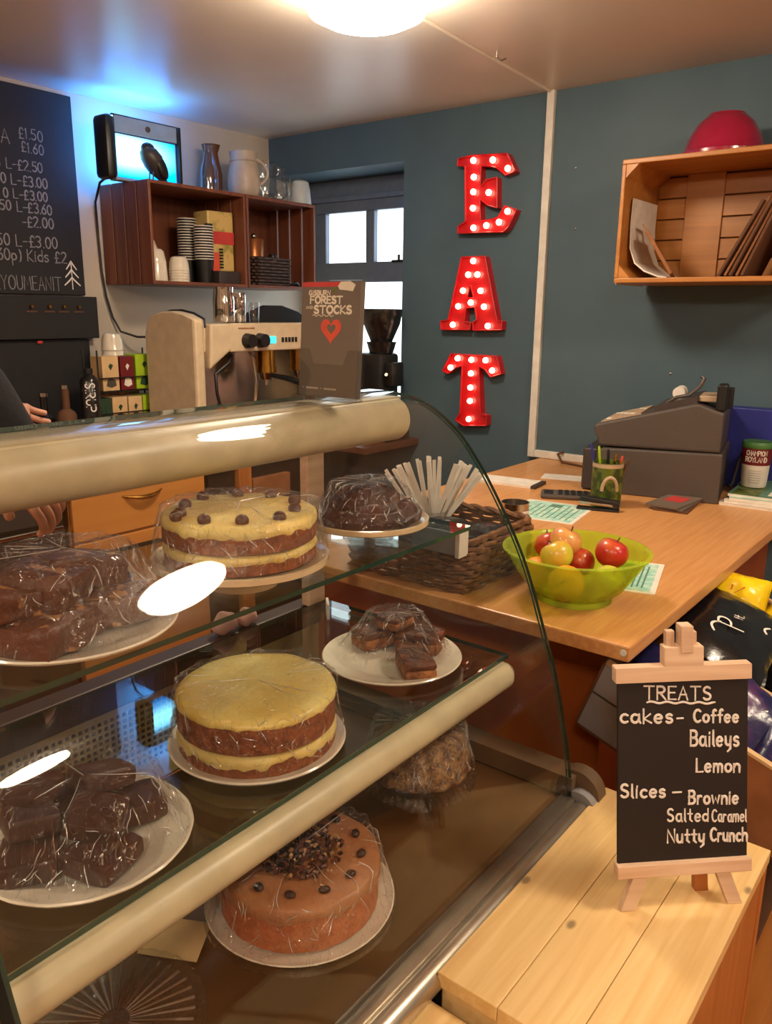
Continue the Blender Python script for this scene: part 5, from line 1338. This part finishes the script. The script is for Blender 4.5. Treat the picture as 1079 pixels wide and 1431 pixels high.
pts = [(.085, .004), (.062, .028), (.046, .052), (.028, .082), (.006, .106), (-.006, .122), (-.012, .134)]
MB().tube([BO+Vector((x, 0, z)) for x, z in pts], [.010, .018, .034, .042, .038, .028, .010], 16).build('bird_body', M_['regd'], bd, True)
MB().sphere(BO+Vector((.004, 0, .126)), (.030, .024, .024), 16, 10).build('bird_head', M_['black'], bd, True)
MB().cyl(BO+Vector((.028, 0, .126)), BO+Vector((.056, 0, .119)), .008, .001, n=8).build('beak', M_['black'], bd, True)
MB().sphere(BO+Vector((.044, -.030, .062)), (.024, .012, .052), 14, 10, M=Matrix.Rotation(-.5, 4, 'Y')).build('wing', M_['black'], bd, True)
for s_ in (-.012, .012): MB().cyl(BO+Vector((.012, s_, 0)), BO+Vector((.018, s_, .05)), .003, n=6).build('bird_leg', M_['black'], bd)
# lamp cable
o = MB().tube([(2.045, 3.02, 2.03), (2.04, 3.10, 2.0), (2.055, 3.165, 1.93), (2.06, 3.17, 1.8), (2.065, 3.17, 1.65), (2.075, 3.165, 1.55), (2.10, 3.165, 1.46), (2.125, 3.15, 1.40), (2.16, 3.08, 1.378), (2.22, 3.02, 1.378), (2.26, 2.99, 1.36)], .005, 8).build('lamp_cable', M_['black'], None, True); tag(o, 'black cable hanging from the insect lamp down the white wall', 'cable')
# jugs and bottles on top of the crates
def jug(label, nm, cat, c, pr, m, handle=None, group=None, spout=False):
    t = thing(nm, label, cat, c, group=group)
    def fn(r, z, a, j):
        if spout and z > pr[-1][1]*.8 and math.cos(a-spout) > .8: r = r*(1+.35*(math.cos(a-spout)-.8))
        return r, z
    MB().lathe(pr, c, 40, fn).build('vessel', m, t, True)
    if handle:
        z0, z1, out, ang, r0 = handle; d = Vector((math.cos(ang), math.sin(ang), 0)); C_ = Vector(c)
        MB().tube([C_+d*(r0+out*math.sin(PI*k/10)**.8)+Vector((0, 0, z1+(z0-z1)*k/10)) for k in range(11)], .0065, 8).build('handle', m, t, True)
    return t
HA = math.atan2(-.79, .61)
jug('tall clear glass bottle shining blue beside the insect lamp', 'glass_bottle', 'bottle', (2.475, 2.93, SZ1), [(0, .004), (.036, .004), (.038, 0), (.040, .05), (.038, .09), (.022, .145), (.016, .17), (.018, .19), (.020, .192), (.015, .19)], M_['jugglass'])
jug('dark brown glass vase behind the stoneware jug', 'glass_vase', 'vase', (2.60, 3.06, SZ1), [(0, .003), (.04, .003), (.045, .02), (.048, .10), (.035, .16), (.03, .19), (.042, .225), (.040, .225), (.027, .19)], M_['kraftd'])
jug('grey stoneware jug with handle on the crate shelves', 'stoneware_jug', 'jug', (2.69, 2.94, SZ1), [(0, .003), (.060, .003), (.066, .01), (.072, .05), (.072, .09), (.060, .145), (.058, .152), (.062, .155), (.058, .16), (.063, .195), (.060, .195), (.054, .155), (.066, .09), (.06, .02), (0, .01)], M_['ceram'], (.05, .165, .05, HA, .058), spout=HA+PI)
jug('clear glass jug with handle beside the stoneware jug', 'glass_jug', 'jug', (2.83, 2.96, SZ1), [(0, .004), (.055, .004), (.058, 0), (.062, .03), (.058, .10), (.050, .15), (.055, .175), (.052, .175), (.047, .15), (.055, .1), (.058, .03), (0, .012)], M_['jugglass'], (.04, .15, .045, HA, .055), spout=HA+PI)
jug('clear glass carafe near the window on the crate shelves', 'glass_carafe', 'carafe', (2.945, 2.98, SZ1), [(0, .004), (.042, .004), (.045, 0), (.050, .04), (.042, .10), (.028, .14), (.034, .17), (.032, .17), (.026, .14), (.04, .1), (.047, .04), (0, .01)], M_['jugglass'], (.04, .14, .03, HA, .034))
jug('frosted white jar upside down at the window end of the crate shelves', 'frosted_jar', 'jar', (3.0, 2.885, SZ1), [(.052, 0), (.053, .004), (.046, .07), (.040, .10), (.028, .108), (0, .110)], mat('frosted white glass', (190, 200, 208), .5))
# cups in the left crate
def cupstack(label, c, n, group, dz=.0105):
    for k in range(n):
        t = thing('paper_cup', label, 'paper cup', (c[0], c[1], c[2]+dz*k), group=group) if k == 0 else None
        if k == 0:
            MB().lathe([(0, .004), (.030, .004), (.030, 0), (.041, .100), (.039, .100), (.029, .006), (0, .006)], (0, 0, 0), 28).build('cup_wall', M_['black'], t, True, local=True)
            MB().lathe([(.0412, .1000), (.0435, .1008), (.0437, .1035), (.0415, .1050), (.0395, .1035)], (0, 0, 0), 28).build('cup_rim', M_['paper'], t, True, local=True); first = t
        else: dup(first, (c[0], c[1], c[2]+dz*k))
cupstack('black paper cup with pale rim in the back left stack inside the left crate shelf', (2.41, 3.02, zs), 16, 'back left stack of paper cups', .0115)
cupstack('black paper cup with pale rim in the front right stack inside the left crate shelf', (2.425, 2.925, zs), 13, 'front right stack of paper cups', .0115)
def whitestack(label, c, n, r, h, dz, group, rot=None):
    for k in range(n):
        if k == 0:
            t = thing('white_cup', label, 'cup', c, rot, group); first = t
            MB().lathe([(r, 0), (r*1.02, .003), (r*.98, .006), (r*.92, h*.6), (r*.75, h*.93), (r*.55, h), (0, h)], (0, 0, 0), 28).build('cup_shell', M_['china'], t, True, local=True)
        else: dup(first, (c[0], c[1], c[2]+dz*k))
whitestack('upside down white cup in the front stack of the left crate shelf', (2.275, 2.915, zs), 5, .044, .06, .0115, 'stack of upturned white cups')
whitestack('white paper cup lying at the left inside of the left crate shelf', (2.165, 2.93, zs), 1, .05, .13, .01, 'single white cup')
whitestack('pale bowl stacked at the back left of the left crate shelf', (2.20, 3.06, zs), 5, .07, .10, .02, 'pale bowls at the back of the crate')
bpy.data.objects['white_cup.005']['label'] = 'white paper cup at the left inside of the left crate shelf'
tb = thing('tea_tin', 'large cream printed tin with red band in the left crate shelf', 'tin', (2.52, 2.96, zs+.055), (0, 0, -.1))
MB().rbox(-.075, .062, -.055, .055, 0, .255, .006).build('tin_body', mat('cream tin print', (206, 176, 110), .4, c2=(150, 140, 70), ns=16, lo=.4, hi=.5), tb, local=True)
MB().rbox(-.077, .064, -.057, .057, .115, .170, .003).build('red_band', M_['redp'], tb, local=True)
MB().rbox(-.077, -.02, -.058, .0, .0, .08, .002).build('orange_patch', M_['heart'], tb, local=True)
MB().rbox(-.078, -.05, -.0585, -.03, .05, .20, .002).build('black_patch', M_['black'], tb, local=True)
mb = MB(); 
for q in range(7): mb.box(-.019, .002, -.0565, -.0555, .012+q*.013, .02+q*.013)
mb.build('tin_lettering', M_['black'], tb, local=True)
o = MB().rbox(2.46, 2.585, 2.87, 3.05, zs, zs+.054, .003).build('dark_box', M_['regd']); tag(o, 'flat dark box under the cream printed tin in the left crate shelf', 'box')
# right crate contents
def small_basket(c, L, W, H):
    t = thing('wicker_basket', 'dark wicker basket at the bottom of the right crate shelf', 'basket', c)
    ring = densify(rrect(c[0]-L/2, c[0]+L/2, c[1]-W/2, c[1]+W/2, .03), .018); mb = MB()
    for k in range(9):
        pts = []
        for i, p in enumerate(ring):
            a = ring[i-1]; b = ring[(i+1) % len(ring)]; nn = Vector((b.y-a.y, a.x-b.x)).normalized(); q = p+nn*(.004*math.sin(i*PI/2+k*PI)); pts.append((q.x, q.y, c[2]+.007+k*.0145))
        mb.tube(pts, .007, 6, True)
    mb.build('basket_weave', M_['wickerd'], t, True)
    MB().box(c[0]-L/2+.012, c[0]+L/2-.012, c[1]-W/2+.012, c[1]+W/2-.012, c[2]+.002, c[2]+.008).build('basket_floor', M_['wickerd'], t)
small_basket((2.80, 2.97, zs), .23, .2, .13)
t = thing('copper_canister', 'brown copper canister standing in the dark wicker basket', 'canister', (2.745, 2.95, zs+.008))
MB().lathe([(0, .002), (.046, .002), (.048, .006), (.048, .20), (.044, .205), (0, .207)], (2.745, 2.95, zs+.008), 32).build('can', mat('copper tin', (160, 96, 52), .3, .6), t, True)
MB().sphere((2.745, 2.95, zs+.225), .013, 12, 8).build('lid_knob', M_['steel'], t, True)
t = thing('spice_jar', 'small dark jar with pale label in the wicker basket', 'jar', (2.85, 2.93, zs+.008))
MB().lathe([(0, 0), (.022, 0), (.022, .13), (.018, .14), (0, .142)], (2.85, 2.93, zs+.008), 20).build('jar_body', M_['black'], t, True)
MB().rbox(2.829, 2.849, 2.903, 2.912, zs+.10, zs+.13, .001).build('jar_label', M_['paper'], t)
o = MB().tube([(2.90, 2.86, zs+.01), (2.93, 2.85, zs+.02), (2.96, 2.86, zs+.008), (2.93, 2.88, zs+.012), (2.91, 2.86, zs+.016)], .006, 6).build('wire_bundle', M_['black'], None, True); tag(o, 'small bundle of black wire at the right end of the crate shelves', 'wire')

# ------------------------------------------------------------------ espresso machine
BT = .915
ES = 2.80
em_ = thing('espresso_machine', 'cream two group espresso machine on the back worktop', 'espresso machine', (2.4, 2.65, BT))
ex0, ex1, ey0, ey1 = 2.06, 2.84, 2.5, 2.80
MB().prism([(ey0, BT+.02), (ey1+.02, BT+.02), (ey1+.02, 1.40), (ey1, 1.45), (ey1-.04, 1.476), (ey1-.10, 1.490), (ey0+.13, 1.492), (ey0+.06, 1.482), (ey0, 1.462)], lambda u, v, d: (d, u, v), ex0-.05, ex0-.002).build('side_panel', M_['cream'], em_, bevel=.012)
MB().tube([(ex0-.002, y, z) for y, z in [(ey0-.004, 1.43), (ey0-.002, 1.463), (ey0+.06, 1.485), (ey0+.13, 1.495), (ey1-.10, 1.493), (ey1-.04, 1.479), (ey1+.002, 1.452), (ey1+.023, 1.40)]], .0045, 8).build('side_trim', M_['black'], em_)
MB().prism([(ey0, BT+.02), (ey1, BT+.02), (ey1, 1.40), (ey0, 1.44)], lambda u, v, d: (d, u, v), ex1, ex1+.05).build('side_panel', M_['cream'], em_, bevel=.012)
MB().rbox(ex0, ex1, ey0+.02, ey1, 1.335, 1.445, .006).build('upper_body', M_['cream'], em_)
MB().prism([(ex0+.01, 1.27), (ex0+.02, 1.445), (ex0+.115, 1.445), (ex0+.125, 1.345)], lambda u, v, d: (u, d, v), ey0-.012, ey0+.05).build('corner_fascia', M_['cream'], em_, bevel=.008)
fas = MB().rbox(ex0+.115, ex1, ey0-.012, ey0+.03, 1.335, 1.447, .005).build('fascia', M_['cream'], em_)
for x in (2.265, 2.335): 
    MB().cyl((x, ey0-.012, 1.378), (x, ey0-.048, 1.378), .030, .026, n=24).build('steam_knob', M_['black'], em_, True)
MB().rbox(2.385, 2.425, ey0-.018, ey0-.010, 1.365, 1.393, .003).build('cyan_display', emis('cyan display', (.05, .7, .75), 1.2), em_)
for k in range(5): MB().rbox(2.46+k*.020, 2.472+k*.020, ey0-.016, ey0-.010, 1.368, 1.388, .001).build('button', M_['black'], em_)
for k in range(3): MB().rbox(2.70+k*.020, 2.712+k*.020, ey0-.016, ey0-.010, 1.368, 1.388, .001).build('button', M_['black'], em_)
mb = MB(); 
for k in range(9): mb.box(2.22+k*.010, 2.227+k*.010, ey0-.0135, ey0-.0118, 1.424, 1.430)
mb.build('fascia_print', M_['kraft'], em_)
MB().box(ex0, ex1, ey0+.24, ey1, 1.06, 1.335).build('back_plate', M_['steel'], em_)
MB().rbox(ex0, ex1, ey0-.01, ey1, BT+.02, 1.06, .006).build('drip_tray', M_['steel'], em_)
mb = MB()
for k in range(14): mb.box(ex0+.03, ex1-.03, ey0+.005+k*.016, ey0+.013+k*.016, 1.06, 1.064)
mb.build('drip_grid', M_['chrome'], em_)
for x in (2.47, 2.68):
    g_ = MB().cyl((x, ey0+.10, 1.335), (x, ey0+.10, 1.26), .042, n=28).cyl((x, ey0+.10, 1.26), (x, ey0+.10, 1.235), .046, n=28).build('group_head', M_['gold'], em_, True)
    MB().cyl((x, ey0+.10, 1.235), (x, ey0+.10, 1.205), .038, .030, n=24).cyl((x, ey0+.10, 1.205), (x, ey0+.10, 1.18), .012, n=12).build('filter_basket', M_['chrome'], em_, True)
    MB().tube([(x, ey0+.07, 1.225), (x+.02, ey0+.0, 1.215), (x+.045, ey0-.09, 1.195)], [.010, .012, .014], 12).build('filter_handle', M_['black'], em_, True)
for x, dx in ((2.30, .0), (2.62, .0)):
    MB().tube([(x, ey0+.02, 1.335), (x, ey0-.01, 1.30), (x+.005, ey0-.02, 1.22), (x+.0, ey0-.01, 1.12)], .006, 8).build('steam_wand', M_['chrome'], em_, True)
MB().tube([(2.215, ey0+.03, 1.32), (2.19, ey0+.02, 1.29), (2.12, ey0+.02, 1.25), (2.125, ey0+.02, 1.17), (2.15, ey0+.02, 1.08)], .007, 8).build('water_hose', M_['black'], em_, True)
for x, z in ((2.095, 1.10), (2.10, 1.20)): MB().sphere((x, ey0+.235, z), .008, 10, 8).build('pilot_light', emis('orange pilot light', (1, .25, .1), 3) if z < 1.15 else M_['redp'], em_, True)
for x in (ex0+.05, ex1-.05):
    for y in (ey0+.06, ey1-.06): MB().cyl((x, y, BT), (x, y, BT+.021), .02, n=14).build('foot', M_['black'], em_)
MB().prism([(0, 0), (.0, .03), (.12, .03), (.16, .05), (.24, .075), (.34, .075), (.44, .05), (.48, .03), (.50, 0)], lambda u, v, d: (2.36+u, d, 1.4455+v), 2.72, 2.75).build('cup_rail', M_['black'], em_, bevel=.004)
jug('tall steel milk jug on top of the espresso machine', 'milk_jug', 'jug', (2.315, 2.68, 1.4455), [(0, .003), (.044, .003), (.046, .01), (.046, .09), (.040, .13), (.042, .145), (.040, .145), (.037, .13), (0, .02)], M_['chrome'], (.04, .12, .035, HA, .042))
jug('narrow steel jug beside the tall milk jug on the espresso machine', 'milk_jug', 'jug', (2.405, 2.69, 1.4455), [(0, .003), (.030, .003), (.032, .01), (.032, .11), (.030, .125), (.028, .125), (0, .02)], M_['chrome'])
jug('thin glass shot measure on the espresso machine', 'shot_glass', 'glass', (2.485, 2.68, 1.4455), [(0, .004), (.02, .004), (.021, 0), (.026, .085), (.024, .085), (.019, .01), (0, .01)], M_['jugglass'])
# tea rack
tr = thing('tea_rack', 'black wire rack of tea boxes between chalkboard and espresso machine', 'rack', (1.93, 2.87, BT))
mb = MB()
for z in (1.175, 1.035):
    for zz in (z, z+.055): mb.tube([(1.795, 2.83, zz), (2.075, 2.83, zz), (2.075, 2.93, zz), (1.795, 2.93, zz)], .003, 6, True)
    for k in range(6): mb.tube([(1.80+k*.054, 2.83, z), (1.80+k*.054, 2.93, z)], .0025, 5)
for x in (1.795, 2.075):
    for y in (2.83, 2.93): mb.cyl((x, y, BT), (x, y, 1.34), .0035, n=6)
mb.build('wire_frame', M_['black'], tr)
def box_(label, x0, x1, z0, z1, m, deco):
    t = thing('tea_box', label, 'tea box', ((x0+x1)/2, 2.88, z0), group='tea boxes in the wire rack')
    MB().rbox(x0, x1, 2.84, 2.92, z0, z1, .002).build('carton', M_[m], t)
    xm = (x0+x1)/2; w_ = (x1-x0)
    MB().prism([(xm-w_*.3, z0+.02), (xm-w_*.2, z0+.045), (xm, z0+.05), (xm+w_*.25, z0+.042), (xm+w_*.3, z0+.02), (xm, z0+.012)], lambda u, v, d: (u, d, v), 2.8385, 2.8398).build('carton_print', M_[deco], t)
    MB().prism([(xm-w_*.12, z1-.04), (xm, z1-.028), (xm+w_*.16, z1-.036), (xm+.0, z1-.055)], lambda u, v, d: (u, d, v), 2.8385, 2.8398).build('leaf_print', M_['dgreen'] if deco != 'paper' else M_['paper'], t)
box_('kraft brown tea box on the upper tier of the wire rack', 1.82, 1.895, 1.179, 1.315, 'card', 'reg')
box_('dark red tea box on the upper tier of the wire rack', 1.903, 1.965, 1.179, 1.312, 'maroon', 'paper')
box_('lime green tea box on the upper tier of the wire rack', 1.975, 2.055, 1.179, 1.318, 'lime', 'dgreen')
box_('dark green tea box on the lower tier of the wire rack', 1.80, 1.850, 1.039, 1.150, 'dgreen', 'dgreen')
box_('kraft tea box left on the lower tier of the wire rack', 1.856, 1.925, 1.039, 1.152, 'card', 'reg')
box_('kraft tea box right on the lower tier of the wire rack', 1.931, 1.995, 1.039, 1.150, 'card', 'reg')
box_('lime green tea box on the lower tier of the wire rack', 2.0, 2.068, 1.039, 1.152, 'lime', 'dgreen')
whitestack('white cup on the tea rack, in the stack behind the dark red box', (1.965, 2.98, 1.24), 4, .045, .07, .03, 'white cups behind the tea rack')
o = MB().rbox(1.86, 2.06, 2.945, 3.03, BT, 1.238, .004).build('dark_tea_caddy', M_['kraft']); tag(o, 'brown box behind the tea rack carrying white cups', 'box')
# syrup bottles
def bottle(label, x, y, h, m, letter=None):
    t = thing('syrup_bottle', label, 'bottle', (x, y, BT), group='bottles below the chalkboard')
    k9 = .62 if not letter else .86
    MB().lathe([(0, .003), (.034, .003), (.036, .008), (.036, h*k9), (.030, h*(k9+.04)), (.014, h*(k9+.08)), (.014, h*.95), (0, h*.95)], (x, y, BT), 28).build('bottle_glass', M_[m], t, True)
    MB().cyl((x, y, BT+h*.951), (x, y, BT+h), .016, n=18).build('bottle_cap', M_['steel' if letter is None else 'black'], t, True)
    mb = MB()
    if letter:
        # white letters running down the bottle
        st, W = strokes(letter, .034, .2)
        for pl in st:
            bm2 = sum(b for a, b in pl)/len(pl); A0 = math.atan2(-.86, -.5)
            mb.ribbon([(x+.0363*math.cos(A0+(b-.017)/.036), y+.0363*math.sin(A0+(b-.017)/.036), BT+h*.85-a) for a, b in pl], (math.cos(A0+(bm2-.017)/.036), math.sin(A0+(bm2-.017)/.036), 0), .0026, .0008)
        mb.build('bottle_lettering', M_['chalkw'], t)
    else:
        MB().lathe([(.0364, h*.2), (.0364, h*.5)], (x, y, BT), 28).build('bottle_label', M_['foilb'], t, True)
bottle('black syrup bottle with white letters down its side below the chalkboard', 1.735, 2.80, .36, 'foilb', 'SIRUP')
bottle('dark brown bottle with pale cap left of the lettered syrup bottle', 1.655, 2.84, .30, 'kraftd')
bottle('dark glossy bottle next to the hand on the back worktop', 1.60, 2.90, .27, 'foilb')
# coffee grinder in front of the window
gx, gy = 2.945, 2.32
t = thing('coffee_grinder', 'black coffee grinder with dark hopper in front of the lower window pane', 'coffee grinder', (gx, gy, BT))
MB().rbox(gx-.085, gx+.085, gy-.10, gy+.10, BT, BT+.05, .01).build('base', M_['black'], t, True)
MB().rbox(gx-.07, gx+.07, gy-.045, gy+.095, BT+.05, BT+.40, .02).build('body', M_['black'], t, True)
MB().cyl((gx, gy+.01, BT+.40), (gx, gy+.01, BT+.45), .055, .07, n=28).build('collar', M_['foilb'], t, True)
MB().lathe([(.05, 0), (.085, .08), (.095, .13), (.095, .145), (0, .15)], (gx, gy+.01, BT+.45), 32).build('hopper', M_['foilb'], t, True)
MB().rbox(gx-.045, gx+.045, gy-.09, gy-.045, BT+.25, BT+.36, .01).build('doser', M_['black'], t, True)
MB().cyl((gx-.03, gy-.10, BT+.2), (gx-.03, gy-.10, BT+.05), .004, n=8).cyl((gx-.04, gy-.06, BT+.16), (gx+.04, gy-.06, BT+.16), .008, n=10).build('fork', M_['chrome'], t)
MB().tube([(gx-.045, gy-.07, BT+.30), (gx-.09, gy-.09, BT+.31)], .008, 8).build('lever', M_['steel'], t, True)

# ------------------------------------------------------------------ person behind the case
PXX, PYY = .62, 1.66
pp = thing('person', 'person in dark navy clothes behind the display case, reaching to the bottles', 'person', (PXX, PYY, 0))
def R3(x, y, z): return (PXX+x, PYY+y, z)
HND_F = (.70, 1.345, 1.215)           # near hand resting behind the case top
HND_R = (.965, 1.88, 1.262)          # far hand reaching to the bottles
body = [(R3(0, 0, .98), (.15, .12)), (R3(.01, 0, 1.15), (.135, .11)), (R3(.02, 0, 1.33), (.16, .12)), (R3(.02, 0, 1.42), (.12, .09)), (R3(.03, 0, 1.50), .055), (R3(.05, 0, 1.57), .06),
        (R3(.055, 0, 1.64), (.085, .10)), (R3(.05, 0, 1.71), (.075, .09)),
        (R3(.04, -.17, 1.40), .055), (R3(.10, -.26, 1.22), .042), ((.675, 1.37, 1.235), .028),
        (R3(.05, .17, 1.40), .055), (R3(.20, .22, 1.27), .042), (HND_R, .028),
        (R3(0, -.09, .86), .085), (R3(.02, -.10, .48), .055), (R3(0, -.10, .08), .038), (R3(.14, -.10, .035), .032),
        (R3(0, .09, .86), .085), (R3(.01, .10, .48), .055), (R3(0, .10, .08), .038), (R3(.14, .10, .035), .032)]
be = [(0, 1), (1, 2), (2, 3), (3, 4), (4, 5), (5, 6), (6, 7), (3, 8), (8, 9), (9, 10), (3, 11), (11, 12), (12, 13), (0, 14), (14, 15), (15, 16), (16, 17), (0, 18), (18, 19), (19, 20), (20, 21)]
def skinmesh(name, nodes, edges, m, parent, sub=2, root=0):
    me = bpy.data.meshes.new(name)
    bm = bmesh.new(); lay = bm.verts.layers.skin.verify()
    vv = [bm.verts.new(Vector(p)-WLOC[parent]) for p, r in nodes]
    for i, (p, r) in enumerate(nodes):
        rr = r if isinstance(r, tuple) else (r, r); vv[i][lay].radius = rr; vv[i][lay].use_root = (i == root)
    for a, b in edges: bm.edges.new((vv[a], vv[b]))
    bm.to_mesh(me); bm.free(); me.materials.append(m)
    o = bpy.data.objects.new(name, me); COL.objects.link(o); o.parent = parent; WLOC[o] = WLOC[parent]
    s = o.modifiers.new('skin', 'SKIN'); s.use_smooth_shade = True
    b = o.modifiers.new('sub', 'SUBSURF'); b.levels = sub; b.render_levels = sub
    return o
def hand(nodes, edges, wrist, fwd, side, curl):
    """five-finger hand appended to a skeleton at node index wrist"""
    w = Vector(nodes[wrist][0]); f = Vector(fwd).normalized(); s = Vector(side).normalized(); d = f.cross(s).normalized()*curl
    k = len(nodes); palm = w+f*.05; nodes.append((tuple(palm), (.030, .017))); edges.append((wrist, k))
    for q, (off, ln) in enumerate(((-.030, .070), (-.010, .080), (.011, .076), (.030, .062))):
        b = palm+f*.035+s*off; i = len(nodes)
        nodes += [(tuple(b), .0105), (tuple(b+f*ln*.42+d*ln*.12), .0092), (tuple(b+f*ln*.70+d*ln*.42), .0084), (tuple(b+f*ln*.80+d*ln*.80), .0072)]
        edges += [(k, i), (i, i+1), (i+1, i+2), (i+2, i+3)]
    b = w+f*.025-s*.036; i = len(nodes)
    nodes += [(tuple(b), .012), (tuple(b+f*.03-s*.022+d*.012), .0105), (tuple(b+f*.056-s*.024+d*.03), .009)]
    edges += [(k, i), (i, i+1), (i+1, i+2)]
hand(body, be, 10, (.55, -.25, -.75), (.8, .3, .4), -.9)
hand(body, be, 13, (.55, .7, -.35), (.3, .15, .9), .9)
bo = skinmesh('body', body, be, M_['skin'], pp)
jk = [(R3(0, 0, .93), (.165, .135)), (R3(.01, 0, 1.15), (.155, .13)), (R3(.02, 0, 1.33), (.178, .14)), (R3(.02, 0, 1.43), (.125, .10)), (R3(.025, 0, 1.475), .075),
      (R3(.04, -.175, 1.40), .072), (R3(.10, -.262, 1.22), .058), ((.682, 1.385, 1.242), .040), (R3(.05, .175, 1.40), .072), (R3(.20, .223, 1.27), .056), ((.962, 1.88, 1.264), .037)]
skinmesh('jacket', jk, [(0, 1), (1, 2), (2, 3), (3, 4), (3, 5), (5, 6), (6, 7), (3, 8), (8, 9), (9, 10)], M_['navy'], pp)
tr_ = [(R3(0, 0, .95), (.155, .125)), (R3(0, -.09, .86), .098), (R3(.02, -.10, .48), .068), (R3(0, -.10, .10), .055), (R3(0, .09, .86), .098), (R3(.01, .10, .48), .068), (R3(0, .10, .10), .055)]
skinmesh('trousers', tr_, [(0, 1), (1, 2), (2, 3), (0, 4), (4, 5), (5, 6)], M_['navy'], pp)
MB().sphere(R3(.035, 0, 1.70), (.105, .092, .085), 24, 14, fn=lambda d: 1+.04*math.sin(9*d.x)*math.sin(7*d.y)).build('hair', M_['hair'], pp, True)
for s in (-1, 1):
    MB().sphere(R3(.137, s*.032, 1.655), (.009, .012, .008), 12, 8).build('eye', M_['paper'], pp, True)
    MB().sphere(R3(.05, s*.097, 1.635), (.018, .008, .028), 12, 8).build('ear', M_['skin'], pp, True)
    MB().rbox(PXX-.03, PXX+.19, PYY+s*.10-.045, PYY+s*.10+.045, 0, .07, .02).build('shoe', M_['black'], pp, True)
MB().sphere(R3(.147, 0, 1.625), (.018, .014, .022), 12, 8).build('nose', M_['skin'], pp, True)
MB().sphere(R3(.130, 0, 1.588), (.012, .024, .007), 12, 8).build('mouth', M_['redp'], pp, True)
